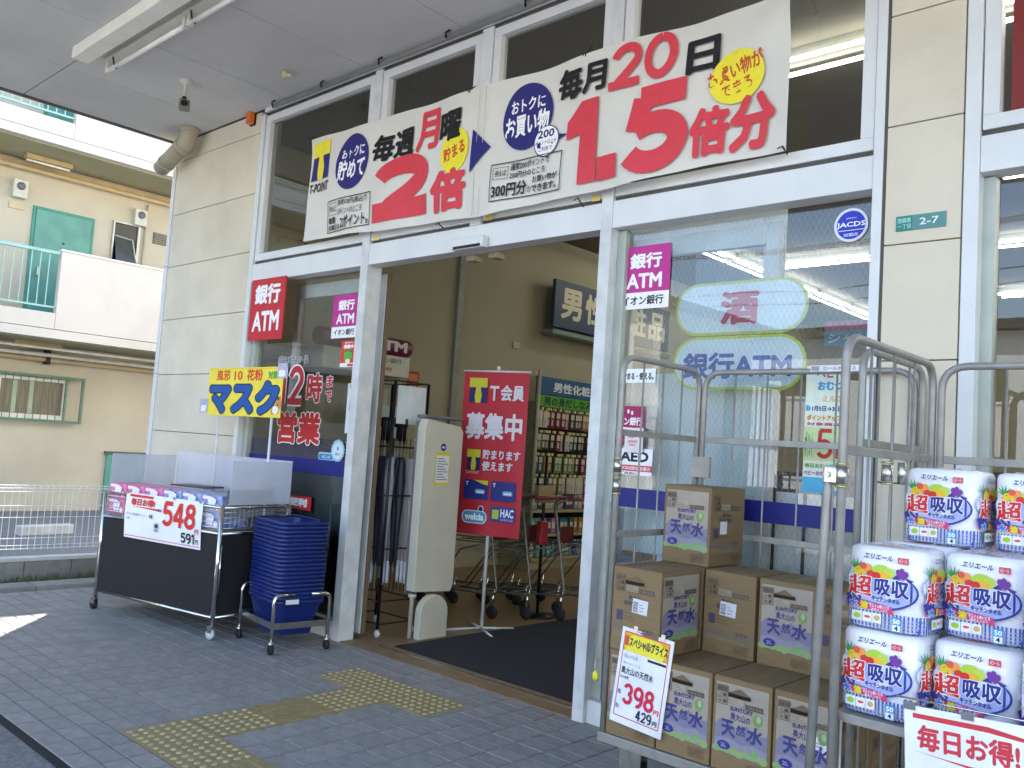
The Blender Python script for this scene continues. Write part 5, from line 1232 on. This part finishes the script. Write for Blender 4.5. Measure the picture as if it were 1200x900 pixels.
def product(kind, col):
    if (kind, col) in protos: return protos[kind, col]
    m = mat('goods_'+col[1:], col, .3, var=.35, scale=30, col2=None)
    mb = MB().use(m)
    if kind == 'packet':
        mb.box(0, .0, 0, .012, .078, .20); mb.use(mat('packet_card', '#cfc9b6', .3)).box(.0122, .01, .12, .0135, .068, .185); mb.use(mat('packet_print', '#b5b2b8', .3)).box(.0122, .015, .03, .016, .05, .10)
    elif kind == 'bottle':
        mb.lathe([(.026, 0), (.028, .01), (.028, .11), (.014, .135), (.014, .16)], (0, .03, 0), 'z', 10); mb.use(mat('cap_pale', '#c9c6ba', .4)).lathe([(.015, .16), (.015, .18)], (0, .03, 0), 'z', 10)
    else:
        mb.box(-.03, 0, 0, .03, .07, .17); mb.use(mat('packet_card', '#bdb7a4', .4)).box(.0302, .01, .05, .031, .06, .12)
    protos[kind, col] = mesh_of(mb, kind); return protos[kind, col]
n_ = 0
for z, kind, wd_, lab, dx in ((1.67, 'packet', .084, 'small packet hanging on the top hook row under the green strip', .40), (1.40, 'packet', .084, 'small packet hanging on the second hook row of the shelving', .40), (1.13, 'packet', .084, 'small packet hanging on the third hook row of the shelving', .40), (.88, 'packet', .084, 'small packet hanging on the lowest hook row of the shelving', .40),
                     (.70, 'box', .085, 'small carton standing on the upper beige shelf', .38), (.42, 'box', .085, 'small carton standing on the middle beige shelf', .40), (.14, 'bottle', .07, 'small bottle standing on the bottom beige shelf', .42)):
    y = .06; last = None
    while y < 1.55:
        if last is None or random.random() < .55: last = random.choice(cols)
        o = link('toiletry_'+kind, product(kind, last), None, (-7.18+dx+random.uniform(-.02, .02), 4.0+y, z+.004+random.uniform(0, .004)), random.uniform(-.1, .1))
        tag(o, lab, 'toiletry', 'toiletries on the shelving: '+lab.split(' ', 2)[2]); n_ += 1
        if kind == 'packet': obj('price_tag', MB().box(.02, .02, .205, .05, .055, .235), mat('tag_cream', '#d8d09a', .4), o)
        y += wd_+random.uniform(0, .006)
# goods seen through the right-hand windows
for k, (x, y, w_, h_, lab) in enumerate(((-3.6, 3.4, 1.1, 1.35, 'low dark shelf end seen through the right window'), (-1.75, 2.6, 1.6, 1.45, 'dark shelving seen behind the tall green campaign poster'), (.1, 2.2, 2.0, 1.3, 'low shelving with red frame behind the far right window'))):
    t = thing('store_shelf', lab, 'shelf', (x, y, .004))
    SB = mat('shelf_dark', '#5c554b', .6)
    bx('back_panel', SB, t, 0, .18, 0, w_, .22, h_)
    for z in (.08, .42, .76, 1.08): bx('shelf', SH, t, 0, -.02, z, w_, .18, z+.03)
    for z in (.11, .45, .79):
        x_ = .03
        while x_ < w_-.1:
            hh = random.uniform(.14, .26); bx('goods', mat('goods_'+random.choice(cols)[1:], '#888888', .3), t, x_, .0, z+.001, x_+.09, .14, z+hh); x_ += .11
t = thing('red_rack', 'dark red tubular rack seen through the far right window', 'rack', (-1.6, 3.9, .004))
for x in (0, .9): obj('post', MB().tube([(x, 0, 0), (x, 0, 1.95 if x == 0 else 1.6)], .03, 8), mat('rack_red', '#7c2420', .4), t)
for z in (.6, 1.6): obj('rail', MB().tube([(0, 0, z), (.9, 0, z)], .025, 8), mat('rack_red', '#7c2420', .4), t)
for (x, y) in ((-.62, .55),):
    bx('pillar', mat('pillar_pale', '#bfc6cc', .5), B, x, y, 0, x+.10, y+.10, 4.118)

# ================================================================== ACROSS THE CAR PARK (what the windows mirror)
for (x, y, w_, d_, h_, c_, lab) in ((-34, -34, 15, 9, 7.5, '#d8d2c4', 'pale two storey house across the car park, left of the wide one'), (-16, -37, 20, 10, 6.2, '#c9cfd6', 'wide pale blue grey building across the car park'), (8, -34, 14, 9, 8.2, '#dcd6c8', 'cream building across the car park, rightmost')):
    t = thing('house', lab, 'building', (x, y, 0))
    wl = bx('wall', mat('far_wall_'+c_[1:], c_, .8, var=.06), t, 0, 0, -.05, w_, d_, h_, bevel=0)
    bx('roof', mat('far_roof', '#5a5652', .8), t, -.4, -.4, h_+.001, w_+.4, d_+.4, h_+.35, bevel=0)
    for fz in (1.0, 3.9):
        xx = 1.2
        while xx < w_-2.2:
            wn = bx('window', DKG, t, xx, d_-.02, fz, xx+1.6, d_+.02, fz+1.2, bevel=0)
            obj('frame', MB().box(xx-.08, d_+.001, fz-.08, xx+1.68, d_+.05, fz), WHITE, wn); xx += 3
for x in (-26, 4):
    t = thing('utility_pole', 'concrete utility pole standing across the car park, '+('left' if x < 0 else 'right')+' one', 'pole', (x, -22, 0))
    obj('pole', MB().tube([(0, 0, -.1), (0, 0, 9.5)], [.17, .11], 12), CONC, t)
    bx('cross_arm', STEEL, t, -.9, -.05, 8.6, .9, .05, 8.7)
for k, (dy, z) in enumerate(((-.8, 8.75), (0, 8.75), (.8, 8.75), (.1, 7.4), (.1, 7.0))):
    pts = [(-60+120*i/40, -22+dy*.3, z-.0 -.5*(1-abs(((-60+120*i/40+26) % 30)-15)/15)) for i in range(41)]
    tag(obj('power_line', MB().tube(pts, .018, 5, caps=False), BLACK), 'thin black overhead wire across the car park, '+['highest rear', 'highest middle', 'highest front', 'upper of the low pair', 'lowest'][k]+' one', 'cable', 'overhead wires')
